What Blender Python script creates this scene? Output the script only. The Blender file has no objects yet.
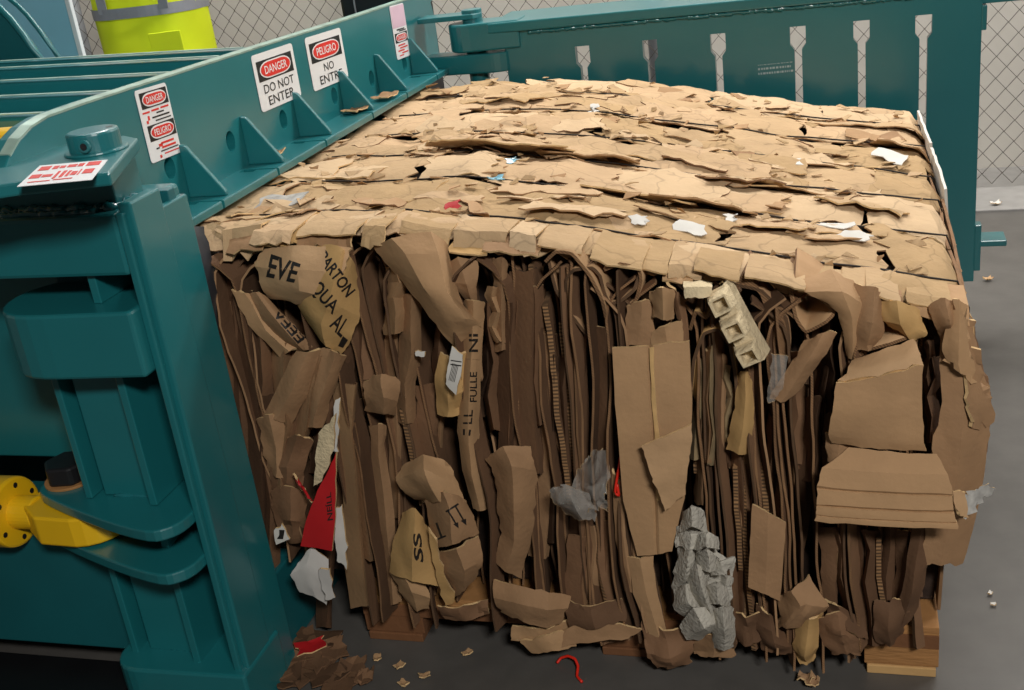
import bpy, bmesh, math, random
from mathutils import Vector, Matrix, noise
from mathutils.bvhtree import BVHTree
random.seed(11)
R_ = random.random
def U(a, b): return a + (b - a) * random.random()
scn = bpy.context.scene
COL = scn.collection

# ---------------------------------------------------------------- camera
F_PX = 1139.213
AX = Vector((0.95854815, -0.01018185, -0.2847486))     # world X seen in camera axes (right, down, forward)
AY = Vector((0.25777615, -0.39479231, 0.88186761))
AZ = Vector((-0.1213956, -0.91871397, -0.3758028))
EYE = Vector((0, 0, 1.55))
cam_d = bpy.data.cameras.new('camera'); cam = bpy.data.objects.new('camera', cam_d); COL.objects.link(cam)
cam_d.sensor_fit = 'HORIZONTAL'; cam_d.sensor_width = 36.0; cam_d.lens = 36.0 * F_PX / 1024.0
cam_d.clip_start = 0.05; cam_d.clip_end = 100
Rm = Matrix(((AX.x, -AX.y, -AX.z), (AY.x, -AY.y, -AY.z), (AZ.x, -AZ.y, -AZ.z)))
cam.matrix_world = Matrix.Translation(EYE) @ Rm.to_4x4()
scn.camera = cam
# sight lines measured on the photograph, turned into points on real planes
def ray(px, py):
    c = Vector((px - 512, py - 345, F_PX)); return Vector((AX.dot(c), AY.dot(c), AZ.dot(c)))
def onx(px, py, x): d = ray(px, py); return EYE + d * (x / d.x)
def ony(px, py, y): d = ray(px, py); return EYE + d * (y / d.y)
def onz(px, py, z): d = ray(px, py); return EYE + d * ((z - EYE.z) / d.z)
def lerp(a, b, t): return a + (b - a) * t
def N3(x, y=0.0, z=0.0): return noise.noise(Vector((x, y, z)))

# ---------------------------------------------------------------- materials
def hexlin(h):
    v = [int(h[i:i + 2], 16) / 255 for i in (0, 2, 4)]
    return tuple((c / 12.92 if c <= .04045 else ((c + .055) / 1.055) ** 2.4) for c in v) + (1,)
def mat(name, col, rough=.6, metal=0, var=.12, scale=8, bump=0.0, bscale=60, coat=0, spec=.5, alpha=1, trans=0, stretch=(1, 1, 1)):
    m = bpy.data.materials.new(name); m.use_nodes = True
    nt = m.node_tree; b = nt.nodes['Principled BSDF']
    if isinstance(col, str): col = hexlin(col)
    tc = nt.nodes.new('ShaderNodeTexCoord'); mp = nt.nodes.new('ShaderNodeMapping'); mp.inputs['Scale'].default_value = stretch
    nt.links.new(tc.outputs['Object'], mp.inputs['Vector'])
    nz = nt.nodes.new('ShaderNodeTexNoise'); nz.inputs['Scale'].default_value = scale; nz.inputs['Detail'].default_value = 5
    nt.links.new(mp.outputs[0], nz.inputs['Vector'])
    cr = nt.nodes.new('ShaderNodeMapRange'); cr.inputs[1].default_value = .3; cr.inputs[2].default_value = .7
    cr.inputs[3].default_value = 1 - var; cr.inputs[4].default_value = 1 + var
    nt.links.new(nz.outputs[0], cr.inputs[0])
    mx = nt.nodes.new('ShaderNodeVectorMath'); mx.operation = 'SCALE'; mx.inputs[0].default_value = col[:3]
    nt.links.new(cr.outputs[0], mx.inputs['Scale']); nt.links.new(mx.outputs[0], b.inputs['Base Color'])
    b.inputs['Roughness'].default_value = rough; b.inputs['Metallic'].default_value = metal
    b.inputs['Specular IOR Level'].default_value = spec
    if coat: b.inputs['Coat Weight'].default_value = coat; b.inputs['Coat Roughness'].default_value = .2
    if alpha < 1: b.inputs['Alpha'].default_value = alpha
    if trans: b.inputs['Transmission Weight'].default_value = trans
    if bump:
        n2 = nt.nodes.new('ShaderNodeTexNoise'); n2.inputs['Scale'].default_value = bscale; n2.inputs['Detail'].default_value = 4
        nt.links.new(mp.outputs[0], n2.inputs['Vector'])
        bp = nt.nodes.new('ShaderNodeBump'); bp.inputs['Strength'].default_value = bump; bp.inputs['Distance'].default_value = .01
        nt.links.new(n2.outputs[0], bp.inputs['Height']); nt.links.new(bp.outputs[0], b.inputs['Normal'])
    return m
def fluted(name, col, dark, freq=110, amp=.55, dirn='DIAGONAL'):
    """cut edge of corrugated board: liner / flute rhythm along the edge"""
    m = mat(name, col, .9, var=.2, scale=40); nt = m.node_tree; b = nt.nodes['Principled BSDF']
    tc = nt.nodes.new('ShaderNodeTexCoord')
    w = nt.nodes.new('ShaderNodeTexWave'); w.wave_type = 'BANDS'; w.bands_direction = dirn
    w.inputs['Scale'].default_value = freq; w.inputs['Distortion'].default_value = 1.5
    nt.links.new(tc.outputs['Object'], w.inputs['Vector'])
    mr = nt.nodes.new('ShaderNodeMapRange'); mr.inputs[3].default_value = 1 - amp; mr.inputs[4].default_value = 1.1
    nt.links.new(w.outputs['Fac'], mr.inputs[0])
    prev = b.inputs['Base Color'].links[0].from_socket
    s = nt.nodes.new('ShaderNodeVectorMath'); s.operation = 'SCALE'
    nt.links.new(prev, s.inputs[0]); nt.links.new(mr.outputs[0], s.inputs['Scale']); nt.links.new(s.outputs[0], b.inputs['Base Color'])
    return m
CB = [mat('kraft_a', 'b5926c', .78, var=.08, scale=14, bump=.12, bscale=90, spec=.3),
      mat('kraft_b', 'a88560', .8, var=.10, scale=10, bump=.12, bscale=90, spec=.3),
      mat('kraft_c', '987655', .8, var=.10, scale=12, bump=.15, bscale=90, spec=.3),
      mat('kraft_d', '7b5b41', .82, var=.12, scale=12, bump=.15, bscale=90, spec=.3),
      mat('kraft_e', '644934', .85, var=.15, scale=9, bump=.15, bscale=90, spec=.25),
      mat('kraft_golden', 'b8935f', .75, var=.08, scale=12, bump=.1, bscale=90, spec=.3),
      mat('kraft_dark', '503a29', .88, var=.18, scale=9, bump=.15, bscale=90, spec=.2)]
EDGEF = None
PALE = mat('torn_liner_crease', 'cfa870', .8, var=.15, scale=40)
TOPS = [mat('kraft_light_a', 'b99b78', .85, var=.08, scale=12, bump=.3, bscale=55, spec=.2),
        mat('kraft_light_b', 'b29571', .85, var=.08, scale=12, bump=.3, bscale=55, spec=.2),
        mat('kraft_light_c', 'c2a683', .85, var=.07, scale=12, bump=.25, bscale=55, spec=.2),
        mat('kraft_light_d', 'a98c66', .85, var=.10, scale=12, bump=.3, bscale=55, spec=.2)]
def creased(m, scale=5, dark=.62, width=.035):
    """thin darker lines in a crease network"""
    nt = m.node_tree; b = nt.nodes['Principled BSDF']; tc = nt.nodes.new('ShaderNodeTexCoord')
    n2 = nt.nodes.new('ShaderNodeTexNoise'); n2.inputs['Scale'].default_value = 3.5; n2.inputs['Detail'].default_value = 4
    nt.links.new(tc.outputs['Object'], n2.inputs['Vector'])
    mixv = nt.nodes.new('ShaderNodeVectorMath'); mixv.operation = 'MULTIPLY_ADD'; mixv.inputs[1].default_value = (.35, .35, .35)
    nt.links.new(n2.outputs['Color'], mixv.inputs[0]); nt.links.new(tc.outputs['Object'], mixv.inputs[2])
    v = nt.nodes.new('ShaderNodeTexVoronoi'); v.feature = 'DISTANCE_TO_EDGE'; v.inputs['Scale'].default_value = scale
    nt.links.new(mixv.outputs[0], v.inputs['Vector'])
    mr = nt.nodes.new('ShaderNodeMapRange'); mr.inputs[1].default_value = 0; mr.inputs[2].default_value = width; mr.inputs[3].default_value = dark; mr.inputs[4].default_value = 1
    nt.links.new(v.outputs['Distance'], mr.inputs[0])
    s = nt.nodes.new('ShaderNodeVectorMath'); s.operation = 'SCALE'
    nt.links.new(b.inputs['Base Color'].links[0].from_socket, s.inputs[0]); nt.links.new(mr.outputs[0], s.inputs['Scale']); nt.links.new(s.outputs[0], b.inputs['Base Color'])
for m_ in TOPS: creased(m_, 7, .74, .022)
EDGE = fluted('corrugated_edge', '8a6644', '3a2a1c')
EDGE2 = fluted('corrugated_edge_dark', '664a30', '2a1c12', 140, .7)
EDGEF = fluted('open_flutes', '8f6b46', '2a1c12', 42, .8, 'Z')
EDGE3 = mat('torn_edge', 'c9a878', .9, var=.2, scale=60)
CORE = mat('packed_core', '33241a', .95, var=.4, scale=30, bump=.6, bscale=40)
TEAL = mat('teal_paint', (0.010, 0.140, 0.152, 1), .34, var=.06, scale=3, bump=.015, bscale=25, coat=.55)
TEALD = mat('teal_paint_dark', (0.007, 0.100, 0.112, 1), .45, var=.1, scale=4)  # darker, duller copy of the teal for recessed, rear and lower plates
TEALW = mat('teal_weld', (0.010, 0.13, 0.145, 1), .16, var=.1, scale=30, coat=.8)
EDGE_GLINT = mat('edge_glint', '8fa79a', .4, metal=.3, var=.25, scale=20)  # pale colour standing in for lamp highlights on the glossy edges
BLUEP = mat('blue_sheen_and_scrap', '8cc0d2', .3, var=.08, scale=3, coat=.4)  # hopper's pale reflection put into the colour; also used for the blue scraps
YEL = mat('yellow_paint', (0.80, 0.47, 0.008, 1), .4, var=.05, scale=6, coat=.2)
BLK = mat('black_steel', '19191b', .42, var=.2, scale=20)
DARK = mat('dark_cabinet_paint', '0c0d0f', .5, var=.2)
WOOD = mat('pallet_wood', 'a27342', .8, var=.22, scale=5, bump=.3, bscale=30, stretch=(1, 1, 6))
WOODL = mat('pallet_wood_light', 'c29a64', .8, var=.15, scale=5, bump=.2, bscale=30, stretch=(1, 6, 1))
WIRE = mat('black_wire', '241d18', .5, metal=.6)
GALV = mat('fence_wire', '453d35', .55, metal=.4)
POST = mat('galvanised_post', '8d8f92', .5, metal=.5)
WHITE = mat('sign_white', 'dcdcdc', .45, var=.03)
INK = mat('sign_black', '101010', .5)
RED = mat('sign_red', 'd2281c', .45, var=.05)
PINK = mat('sign_faded_pink', 'd5b6c6', .5)
CINK = mat('carton_ink', '17120e', .7, var=.2, scale=30)
REDC = mat('red_carton_print', 'b0181c', .55, var=.1, scale=12)
REDP = mat('red_plastic', 'd82a18', .4)
WPAP = mat('white_paper', 'cac6be', .8, var=.06, scale=20)
WBOX = mat('dull_white_board', 'b3afa9', .8, var=.06, scale=15)
WOODD = mat('shaded_pallet_wood', '71492a', .85, var=.2, scale=5, bump=.3, bscale=30)  # darker copy of the pallet wood, with the shade painted in
GPAP = mat('grey_newsprint', 'a3a09a', .9, var=.25, scale=60)
PULP = mat('beige_pulp', 'c9b692', .95, var=.10, scale=25, bump=.5, bscale=120)
PULPG = mat('grey_pulp', 'b3ada0', .95, var=.12, scale=25, bump=.6, bscale=120)
STENCIL = mat('white_stencil', '9fb4b6', .6)
STRIPB = mat('grey_brown_strip', '8a7554', .9, var=.2, scale=40)
GREYP = mat('grey_plastic_sheet', '3d3e42', .45, var=.2, scale=6)
FILM = mat('clear_film', 'd6d0c6', .08, var=.05, scale=20, bump=.8, bscale=45, alpha=.14)
FILMW = mat('cloudy_film', 'aaa49c', .3, var=.1, scale=20, bump=.4, bscale=45, alpha=.45)
HIVIS = mat('hivis_yellow', (0.74, 0.84, 0.008, 1), .7, var=.05, scale=6)
STRIPE = mat('reflective_stripe', '8c8c92', .45)
SKIN = mat('skin', 'b98a6c', .6); HAIR = mat('hair', '2a1d14', .8); NAVY = mat('dark_trousers', '20242c', .85); BOOT = mat('boot_leather', '2a211b', .7)

# ---------------------------------------------------------------- object helpers
def root_loc(p):
    while p.parent: p = p.parent
    return p.location.copy()
def empty(name, loc, label, cat, group=None):
    o = bpy.data.objects.new(name, None); COL.objects.link(o); o.location = loc; o.empty_display_size = .1
    o['label'] = label; o['category'] = cat
    if group: o['group'] = group
    return o
def link(name, bm, mats, parent=None, base=None, smooth=False, label=None, kind=None):
    """world-space bmesh -> ONE mesh object, relative to its thing's base"""
    if not isinstance(mats, (list, tuple)): mats = [mats]
    me = bpy.data.meshes.new(name)
    crease = bm.faces.layers.int.get('crease') is not None
    if parent: base = root_loc(parent)
    elif base is None:
        xs = [v.co for v in bm.verts]
        base = Vector(((min(v.x for v in xs) + max(v.x for v in xs)) / 2, (min(v.y for v in xs) + max(v.y for v in xs)) / 2, min(v.z for v in xs)))
    bmesh.ops.translate(bm, verts=bm.verts, vec=-Vector(base))
    bm.to_mesh(me); bm.free()
    for m in mats: me.materials.append(m)
    if smooth:
        for p in me.polygons: p.use_smooth = True
    if crease:
        for p in me.polygons: p.use_smooth = True
        me.set_sharp_from_angle(angle=math.radians(23))
    o = bpy.data.objects.new(name, me); COL.objects.link(o)
    if parent: o.parent = parent
    else: o.location = base
    if label: o['label'] = label
    if kind: o['kind'] = kind
    return o
def tag(o, label, cat, group=None):
    o['label'] = label; o['category'] = cat
    if group: o['group'] = group
    return o
def add_poly_prism(bm, pts, vec, mi=0):
    vec = Vector(vec); pts = [Vector(p) for p in pts]
    a = [bm.verts.new(p) for p in pts]; b = [bm.verts.new(p + vec) for p in pts]
    fs = [bm.faces.new(a), bm.faces.new(b[::-1])]
    n = len(a)
    for i in range(n): fs.append(bm.faces.new((a[i], b[i], b[(i + 1) % n], a[(i + 1) % n])))
    for f in fs: f.material_index = mi
    bmesh.ops.recalc_face_normals(bm, faces=fs)
    return fs
def add_box(bm, x0, x1, y0, y1, z0, z1, mi=0):
    return add_poly_prism(bm, [(x0, y0, z0), (x1, y0, z0), (x1, y1, z0), (x0, y1, z0)], (0, 0, z1 - z0), mi)
def add_tube(bm, pts, r, n=6, mi=0, cap=True):
    pts = [Vector(p) for p in pts]; rings = []
    for i, p in enumerate(pts):
        t = (pts[min(i + 1, len(pts) - 1)] - pts[max(i - 1, 0)]).normalized()
        up = Vector((0, 0, 1)) if abs(t.z) < .9 else Vector((0, 1, 0))
        a = t.cross(up).normalized(); b = a.cross(t)
        rr = r[i] if isinstance(r, (list, tuple)) else r
        rings.append([bm.verts.new(p + (a * math.cos(2 * math.pi * k / n) + b * math.sin(2 * math.pi * k / n)) * rr) for k in range(n)])
    fs = []
    for i in range(len(rings) - 1):
        for k in range(n): fs.append(bm.faces.new((rings[i][k], rings[i][(k + 1) % n], rings[i + 1][(k + 1) % n], rings[i + 1][k])))
    if cap: fs.append(bm.faces.new(rings[0])); fs.append(bm.faces.new(rings[-1][::-1]))
    for f in fs: f.material_index = mi
    bmesh.ops.recalc_face_normals(bm, faces=fs)
def bevel(bm, off, seg=2, ang=30):
    es = [e for e in bm.edges if len(e.link_faces) == 2 and e.calc_face_angle(0) > math.radians(ang)]
    bmesh.ops.bevel(bm, geom=es, offset=off, segments=seg, affect='EDGES', profile=.5)
def prism(name, pts, vec, m, parent=None, bev=.003, **k):
    bm = bmesh.new(); add_poly_prism(bm, pts, vec)
    if bev: bevel(bm, bev)
    return link(name, bm, m, parent, **k)
def box(name, x0, x1, y0, y1, z0, z1, m, parent=None, bev=.003, **k):
    bm = bmesh.new(); add_box(bm, x0, x1, y0, y1, z0, z1)
    if bev: bevel(bm, bev)
    return link(name, bm, m, parent, **k)
def tube(name, pts, r, m, parent=None, n=8, **k):
    bm = bmesh.new(); add_tube(bm, pts, r, n); return link(name, bm, m, parent, smooth=True, **k)
def disc_cyl(name, c, axis, r, h, m, parent=None, n=32, bev=.003, **k):
    bm = bmesh.new(); c = Vector(c); axis = Vector(axis).normalized()
    up = Vector((0, 0, 1)) if abs(axis.z) < .9 else Vector((0, 1, 0))
    a = axis.cross(up).normalized(); b = axis.cross(a)
    add_poly_prism(bm, [c + (a * math.cos(2 * math.pi * i / n) + b * math.sin(2 * math.pi * i / n)) * r for i in range(n)], axis * h)
    if bev: bevel(bm, bev, 2, 50)
    return link(name, bm, m, parent, **k)
def arc(cx, cy, r, a0, a1, n=10):
    return [(cx + r * math.cos(math.radians(a0 + (a1 - a0) * i / n)), cy + r * math.sin(math.radians(a0 + (a1 - a0) * i / n))) for i in range(n + 1)]
def boolean_cut(o, cutter_bm):
    me = bpy.data.meshes.new('cut'); cutter_bm.to_mesh(me); cutter_bm.free()
    c = bpy.data.objects.new('cut', me); COL.objects.link(c); c.location = (0, 0, 0) if o.parent else (0, 0, 0)
    md = o.modifiers.new('b', 'BOOLEAN'); md.object = c; md.operation = 'DIFFERENCE'; md.solver = 'EXACT'
    bpy.context.view_layer.update()
    dg = bpy.context.evaluated_depsgraph_get()
    nm = bpy.data.meshes.new_from_object(o.evaluated_get(dg), depsgraph=dg)
    o.modifiers.remove(md); o.data = nm
    bpy.data.objects.remove(c); bpy.data.meshes.remove(me)
def weld(name, pts, r, parent, m=TEALW, seed=0):
    """lumpy weld bead"""
    bm = bmesh.new(); P = []; rr = []
    for a, b in zip(pts[:-1], pts[1:]):
        a, b = Vector(a), Vector(b); n = max(3, int((b - a).length / .006))
        for i in range(n):
            P.append(a.lerp(b, i / n) + Vector((U(-1, 1), U(-1, 1), U(-1, 1))) * r * .25); rr.append(r * U(.65, 1.25))
    add_tube(bm, P, rr, 7); return link(name, bm, m, parent, smooth=True)

# text: flat 2D mesh
_tcache = {}
def text_bm(s, bold=.02, sub=0):
    cu = bpy.data.curves.new('t', 'FONT'); cu.body = s; cu.offset = bold * .45; cu.resolution_u = 3; cu.fill_mode = 'FRONT'
    o = bpy.data.objects.new('t', cu); COL.objects.link(o); bpy.context.view_layer.update()
    dg = bpy.context.evaluated_depsgraph_get(); me = bpy.data.meshes.new_from_object(o.evaluated_get(dg), depsgraph=dg)
    bm = bmesh.new(); bm.from_mesh(me); bpy.data.objects.remove(o); bpy.data.curves.remove(cu); bpy.data.meshes.remove(me)
    xs = [v.co.x for v in bm.verts]; ys = [v.co.y for v in bm.verts]
    x0, x1, y0, y1 = min(xs), max(xs), min(ys), max(ys)
    for v in bm.verts: v.co = Vector(((v.co.x - x0) / (x1 - x0), (v.co.y - y0) / (y1 - y0), 0))
    if sub:
        bmesh.ops.triangulate(bm, faces=bm.faces)
        bmesh.ops.subdivide_edges(bm, edges=bm.edges, cuts=sub, use_grid_fill=True)
    return bm
def text_quad(bm_out, s, bl, br, tr, tl, bold=.02, mi=0):
    """lettering laid in a quad in space"""
    bl, br, tr, tl = map(Vector, (bl, br, tr, tl)); t = text_bm(s, bold); mp = {}
    for v in t.verts:
        u, w = v.co.x, v.co.y; mp[v] = bm_out.verts.new(bl.lerp(br, u).lerp(tl.lerp(tr, u), w))
    for f in t.faces:
        try: bm_out.faces.new([mp[v] for v in f.verts]).material_index = mi
        except ValueError: pass
    t.free()

# ---------------------------------------------------------------- sheets of board
def sheet_bm(G, th=.0045, smooth=False):
    """a board of thickness th through the grid of points G[i][j]; material 0 faces, 1 cut edges"""
    n, m = len(G), len(G[0]); bm = bmesh.new()
    if not smooth: bm.faces.layers.int.new('crease')
    G = [[Vector(p) for p in r] for r in G]
    top = [[None] * m for _ in range(n)]; bot = [[None] * m for _ in range(n)]
    for i in range(n):
        for j in range(m):
            du = G[min(i + 1, n - 1)][j] - G[max(i - 1, 0)][j]; dv = G[i][min(j + 1, m - 1)] - G[i][max(j - 1, 0)]
            nn = du.cross(dv)
            nn = nn.normalized() if nn.length > 1e-9 else Vector((0, 0, 1))
            top[i][j] = bm.verts.new(G[i][j] + nn * th / 2); bot[i][j] = bm.verts.new(G[i][j] - nn * th / 2)
    for i in range(n - 1):
        for j in range(m - 1):
            bm.faces.new((top[i][j], top[i + 1][j], top[i + 1][j + 1], top[i][j + 1])).smooth = smooth
            bm.faces.new((bot[i][j], bot[i][j + 1], bot[i + 1][j + 1], bot[i + 1][j])).smooth = smooth
    def side(a, b, c, d):
        f = bm.faces.new((a, b, c, d)); f.material_index = 1
    for i in range(n - 1):
        side(top[i][0], bot[i][0], bot[i + 1][0], top[i + 1][0]); side(top[i + 1][m - 1], bot[i + 1][m - 1], bot[i][m - 1], top[i][m - 1])
    for j in range(m - 1):
        side(top[0][j + 1], bot[0][j + 1], bot[0][j], top[0][j]); side(top[n - 1][j], bot[n - 1][j], bot[n - 1][j + 1], top[n - 1][j + 1])
    return bm
def cr(p0, p1, p2, p3, t):
    return 0.5 * ((2 * p1) + (-p0 + p2) * t + (2 * p0 - 5 * p1 + 4 * p2 - p3) * t * t + (-p0 + 3 * p1 - 3 * p2 + p3) * t ** 3)
def refine(L, k, smooth):
    out = []; n = len(L)
    for i in range(n - 1):
        for s in range(k):
            t = s / k
            if smooth: out.append(cr(L[max(i - 1, 0)], L[i], L[i + 1], L[min(i + 2, n - 1)], t).lerp(L[i].lerp(L[i + 1], t), 0 if smooth == 2 else .62))
            else: out.append(L[i].lerp(L[i + 1], t))
    out.append(L[-1]); return out
FY = 1.94                                              # front of the pallet and of the bale
def patch_grid(rows, k=4, su=True, sv=True, crum=.003, jag=.002, seed=0):
    rows = [[ony(p[0], p[1], FY - p[2]) for p in r] for r in rows]
    rows = [refine(r, k, su) for r in rows]
    cols = [refine([r[j] for r in rows], k, sv) for j in range(len(rows[0]))]
    G = [[cols[j][i] for j in range(len(cols))] for i in range(len(cols[0]))]
    n, m = len(G), len(G[0])
    for i in range(n):
        for j in range(m):
            p = G[i][j]; q = p * 11 + Vector((seed * 3.1, 0, 0))
            rd = abs(N3(q.x, q.y, q.z)) * 2 - .5; r2 = abs(N3(q.x * 2.3 + 5, q.y, q.z * 2.3)) - .25
            d = Vector((N3(q.x + 9, q.y, q.z) * .5, -(rd + r2) * 1.3, N3(q.x, q.y + 9, q.z) * .5)) * crum
            if i in (0, n - 1) or j in (0, m - 1):
                q = p * 60; q2 = p * 170; d += Vector((N3(q.x, q.y + 5, q.z) + .5 * N3(q2.x, q2.y, q2.z), 0, N3(q.x + 7, q.y, q.z) + .5 * N3(q2.x + 3, q2.y, q2.z))) * jag * 1.8
            G[i][j] = p + d
    return G
PATCHES = []
def flap(name, rows, m, parent, k=4, su=True, sv=True, crum=.004, jag=.003, th=.005, label=None, edge=None, top=False):
    G = patch_grid(rows, k, su, sv, crum, jag, len(PATCHES) + 1)
    bm = sheet_bm(G, th); tree = BVHTree.FromBMesh(bm)
    if parent is None:
        o = link(name, bm, [m, edge or EDGE3])
    else: o = link(name, bm, [m, edge or EDGE3], parent, label=label)
    PATCHES.append(tree); o['_t'] = len(PATCHES) - 1
    return o
def print_on(o, items, ink=CINK, name='printed_lettering', sub=3):
    """lettering printed on the surface of a board: each item = (text, bl, br, tr, tl) on the board as seen in the photo"""
    if len(items) > 1:
        for it in items: print_on(o, [it], ink, name, sub)
        return
    tree = PATCHES[o['_t']]; out = bmesh.new()
    for it in items:
        s, bl, br, tr, tl = it[:5]; bold = it[5] if len(it) > 5 else .03
        bl, br, tr, tl = (Vector(p + (0,)) for p in (bl, br, tr, tl))
        t = text_bm(s, bold, sub) if isinstance(s, str) else poly_bm(s, sub); mp = {}
        for v in t.verts:
            p = bl.lerp(br, v.co.x).lerp(tl.lerp(tr, v.co.x), v.co.y)
            d = ray(p.x, p.y).normalized(); h = tree.ray_cast(EYE, d)
            if h[0] is None: continue
            nn = h[1] if h[1].dot(d) < 0 else -h[1]
            mp[v] = out.verts.new(h[0] + nn * .0012 - d * .0012)
        for f in t.faces:
            if all(v in mp for v in f.verts):
                try: out.faces.new([mp[v] for v in f.verts])
                except ValueError: pass
        t.free()
    top = o
    if len(out.faces) == 0: out.free(); return None
    r = link(name, out, ink, top)
    return r
def poly_bm(polys, sub):
    bm = bmesh.new()
    for pl in polys: bm.faces.new([bm.verts.new((x, y, 0)) for x, y in pl])
    if sub:
        bmesh.ops.triangulate(bm, faces=bm.faces); bmesh.ops.subdivide_edges(bm, edges=bm.edges, cuts=sub, use_grid_fill=True)
    return bm
exec_parts = []

# ================================================================ the setting
def struct(o): o['kind'] = 'structure'; return o
def concrete(name, col, var, rough):
    m = mat(name, col, rough, var=var, scale=1.6, bump=.05, bscale=30, spec=.45); nt = m.node_tree; b = nt.nodes['Principled BSDF']
    tc = nt.nodes.new('ShaderNodeTexCoord'); v = nt.nodes.new('ShaderNodeTexNoise'); v.inputs['Scale'].default_value = 14; v.inputs['Detail'].default_value = 8
    nt.links.new(tc.outputs['Object'], v.inputs['Vector'])
    mr = nt.nodes.new('ShaderNodeMapRange'); mr.inputs[1].default_value = .35; mr.inputs[2].default_value = .7; mr.inputs[3].default_value = .9; mr.inputs[4].default_value = 1.08
    nt.links.new(v.outputs[0], mr.inputs[0])
    # thin scuffs and hairline cracks
    w = nt.nodes.new('ShaderNodeTexVoronoi'); w.feature = 'DISTANCE_TO_EDGE'; w.inputs['Scale'].default_value = .9
    n2 = nt.nodes.new('ShaderNodeTexNoise'); n2.inputs['Scale'].default_value = 1.3
    nt.links.new(tc.outputs['Object'], n2.inputs['Vector']); nt.links.new(n2.outputs['Color'], w.inputs['Vector'])
    m3 = nt.nodes.new('ShaderNodeMapRange'); m3.inputs[1].default_value = 0; m3.inputs[2].default_value = .004; m3.inputs[3].default_value = 1.18; m3.inputs[4].default_value = 1
    nt.links.new(w.outputs['Distance'], m3.inputs[0])
    prev = b.inputs['Base Color'].links[0].from_socket
    for s_ in (mr.outputs[0], m3.outputs[0]):
        s = nt.nodes.new('ShaderNodeVectorMath'); s.operation = 'SCALE'; nt.links.new(prev, s.inputs[0]); nt.links.new(s_, s.inputs['Scale']); prev = s.outputs[0]
    nt.links.new(prev, b.inputs['Base Color']); return m
FLOORM = concrete('concrete_floor', '55524e', .10, .40)
APRON = concrete('concrete_apron', '8a8783', .08, .5)
WALLM = mat('pale_wall', 'c6c0b6', .85, var=.05, scale=1.2, bump=.1, bscale=20)
struct(box('floor', -8, 8, -3, 12, -.12, 0, FLOORM, bev=0))
struct(box('trim_1', -8, 8, 5.02, 5.7, -.05, .012, APRON, bev=.004))
struct(box('wall_back', -8, 8, 5.7, 5.85, 0, 4.2, WALLM, bev=0))
struct(box('wall_right', 7.85, 8, -3, 5.85, 0, 4.2, WALLM, bev=0))
struct(box('wall_left', -8, -7.85, -3, 5.85, 0, 4.2, WALLM, bev=0))

# ================================================================ chain-link fence
fence = empty('chain_link_fence', (-1.5, 5.36, .012), 'dark wire chain-link fence along the pale wall behind the baler and its open door', 'fence')
bm = bmesh.new(); w2, hh = .042, .047
x0 = -5.6
for i in range(180):
    prev = None; n = 42
    for k in range(n + 1):
        p = Vector((x0 + i * w2 + (w2 if (k + i) % 2 else 0), 5.36 + (.003 if (k + i) % 2 else -.003), .03 + k * hh))
        ring = [bm.verts.new(p + Vector((dx, dy, 0))) for dx, dy in ((.0019, 0), (-.001, .0018), (-.001, -.0018))]
        if prev:
            for q in range(3): bm.faces.new((prev[q], prev[(q + 1) % 3], ring[(q + 1) % 3], ring[q]))
        prev = ring
link('fence_mesh', bm, GALV, fence)
for px in (-.86, -3.9, 1.98, -2.45):
    if px == -2.45: continue
    tube('fence_post', [(px, 5.40, .012), (px, 5.40, 2.06)], .030, POST, fence, 14)
tube('top_rail', [(-5.6, 5.40, 2.02), (1.99, 5.40, 2.02)], .021, POST, fence, 10)

# ================================================================ the baler
baler = empty('cardboard_baler', (-1.7, 2.6, 0), 'teal painted industrial baler with warning signs, open slotted door and yellow cylinder', 'baler')
B = baler
# --- header beam over the chamber mouth
XB = -1.35
pts = [onx(*p, XB) for p in [(4, 172), (10, 155), (19, 139), (31, 126), (47, 116), (88, 101.5), (130, 88), (258, 47), (344, 20), (425, -7), (440, -9)]]
pts += [Vector((XB, 3.79, 1.20)), Vector((XB, 3.81, 1.15)), Vector((XB, 3.80, 1.0)), Vector((XB, 1.87, 1.0)), Vector((XB, 1.87, 1.10)), onx(60, 154, XB)]
hb = prism('header_beam', pts, (-.045, 0, 0), TEAL, B, .004)
lip_y = [2.047, 2.309, 2.581, 2.901, 3.178, 3.461]
cut = bmesh.new()
for y, z in zip(lip_y, (1.085, 1.078, 1.068, 1.062, 1.058, 1.052)):
    pr = [Vector((XB + .02, y + .020 * math.cos(a * math.pi / 10), z + .024 * math.sin(a * math.pi / 10))) for a in range(20)]
    add_poly_prism(cut, pr, (-.10, 0, 0))
boolean_cut(hb, cut)
# pale strip painting the highlight along the top edge of the beam
pe = [onx(*p, XB) + Vector((.001, 0, .001)) for p in [(10, 155), (19, 139), (31, 126), (47, 116), (88, 101.5), (130, 88), (258, 47), (344, 20), (425, -7)]]
bm = bmesh.new()
for a, b in zip(pe[:-1], pe[1:]): 
    f = [bm.verts.new(a), bm.verts.new(b), bm.verts.new(b + Vector((-.022, 0, .002))), bm.verts.new(a + Vector((-.022, 0, .002)))]
    g = [bm.verts.new(v.co + Vector((0, 0, -.004))) for v in f]
    bm.faces.new(f); bm.faces.new(g[::-1])
    for q in range(4): bm.faces.new((f[q], g[q], g[(q + 1) % 4], f[(q + 1) % 4]))
bmesh.ops.recalc_face_normals(bm, faces=bm.faces)
link('glint_top_edge', bm, EDGE_GLINT, hb, label='pale edge of the beam with its highlight painted in')
lip = box('bottom_flange', -1.352, -1.25, 1.86, 3.80, .990, 1.008, TEAL, B, .003)
cut = bmesh.new()
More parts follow.
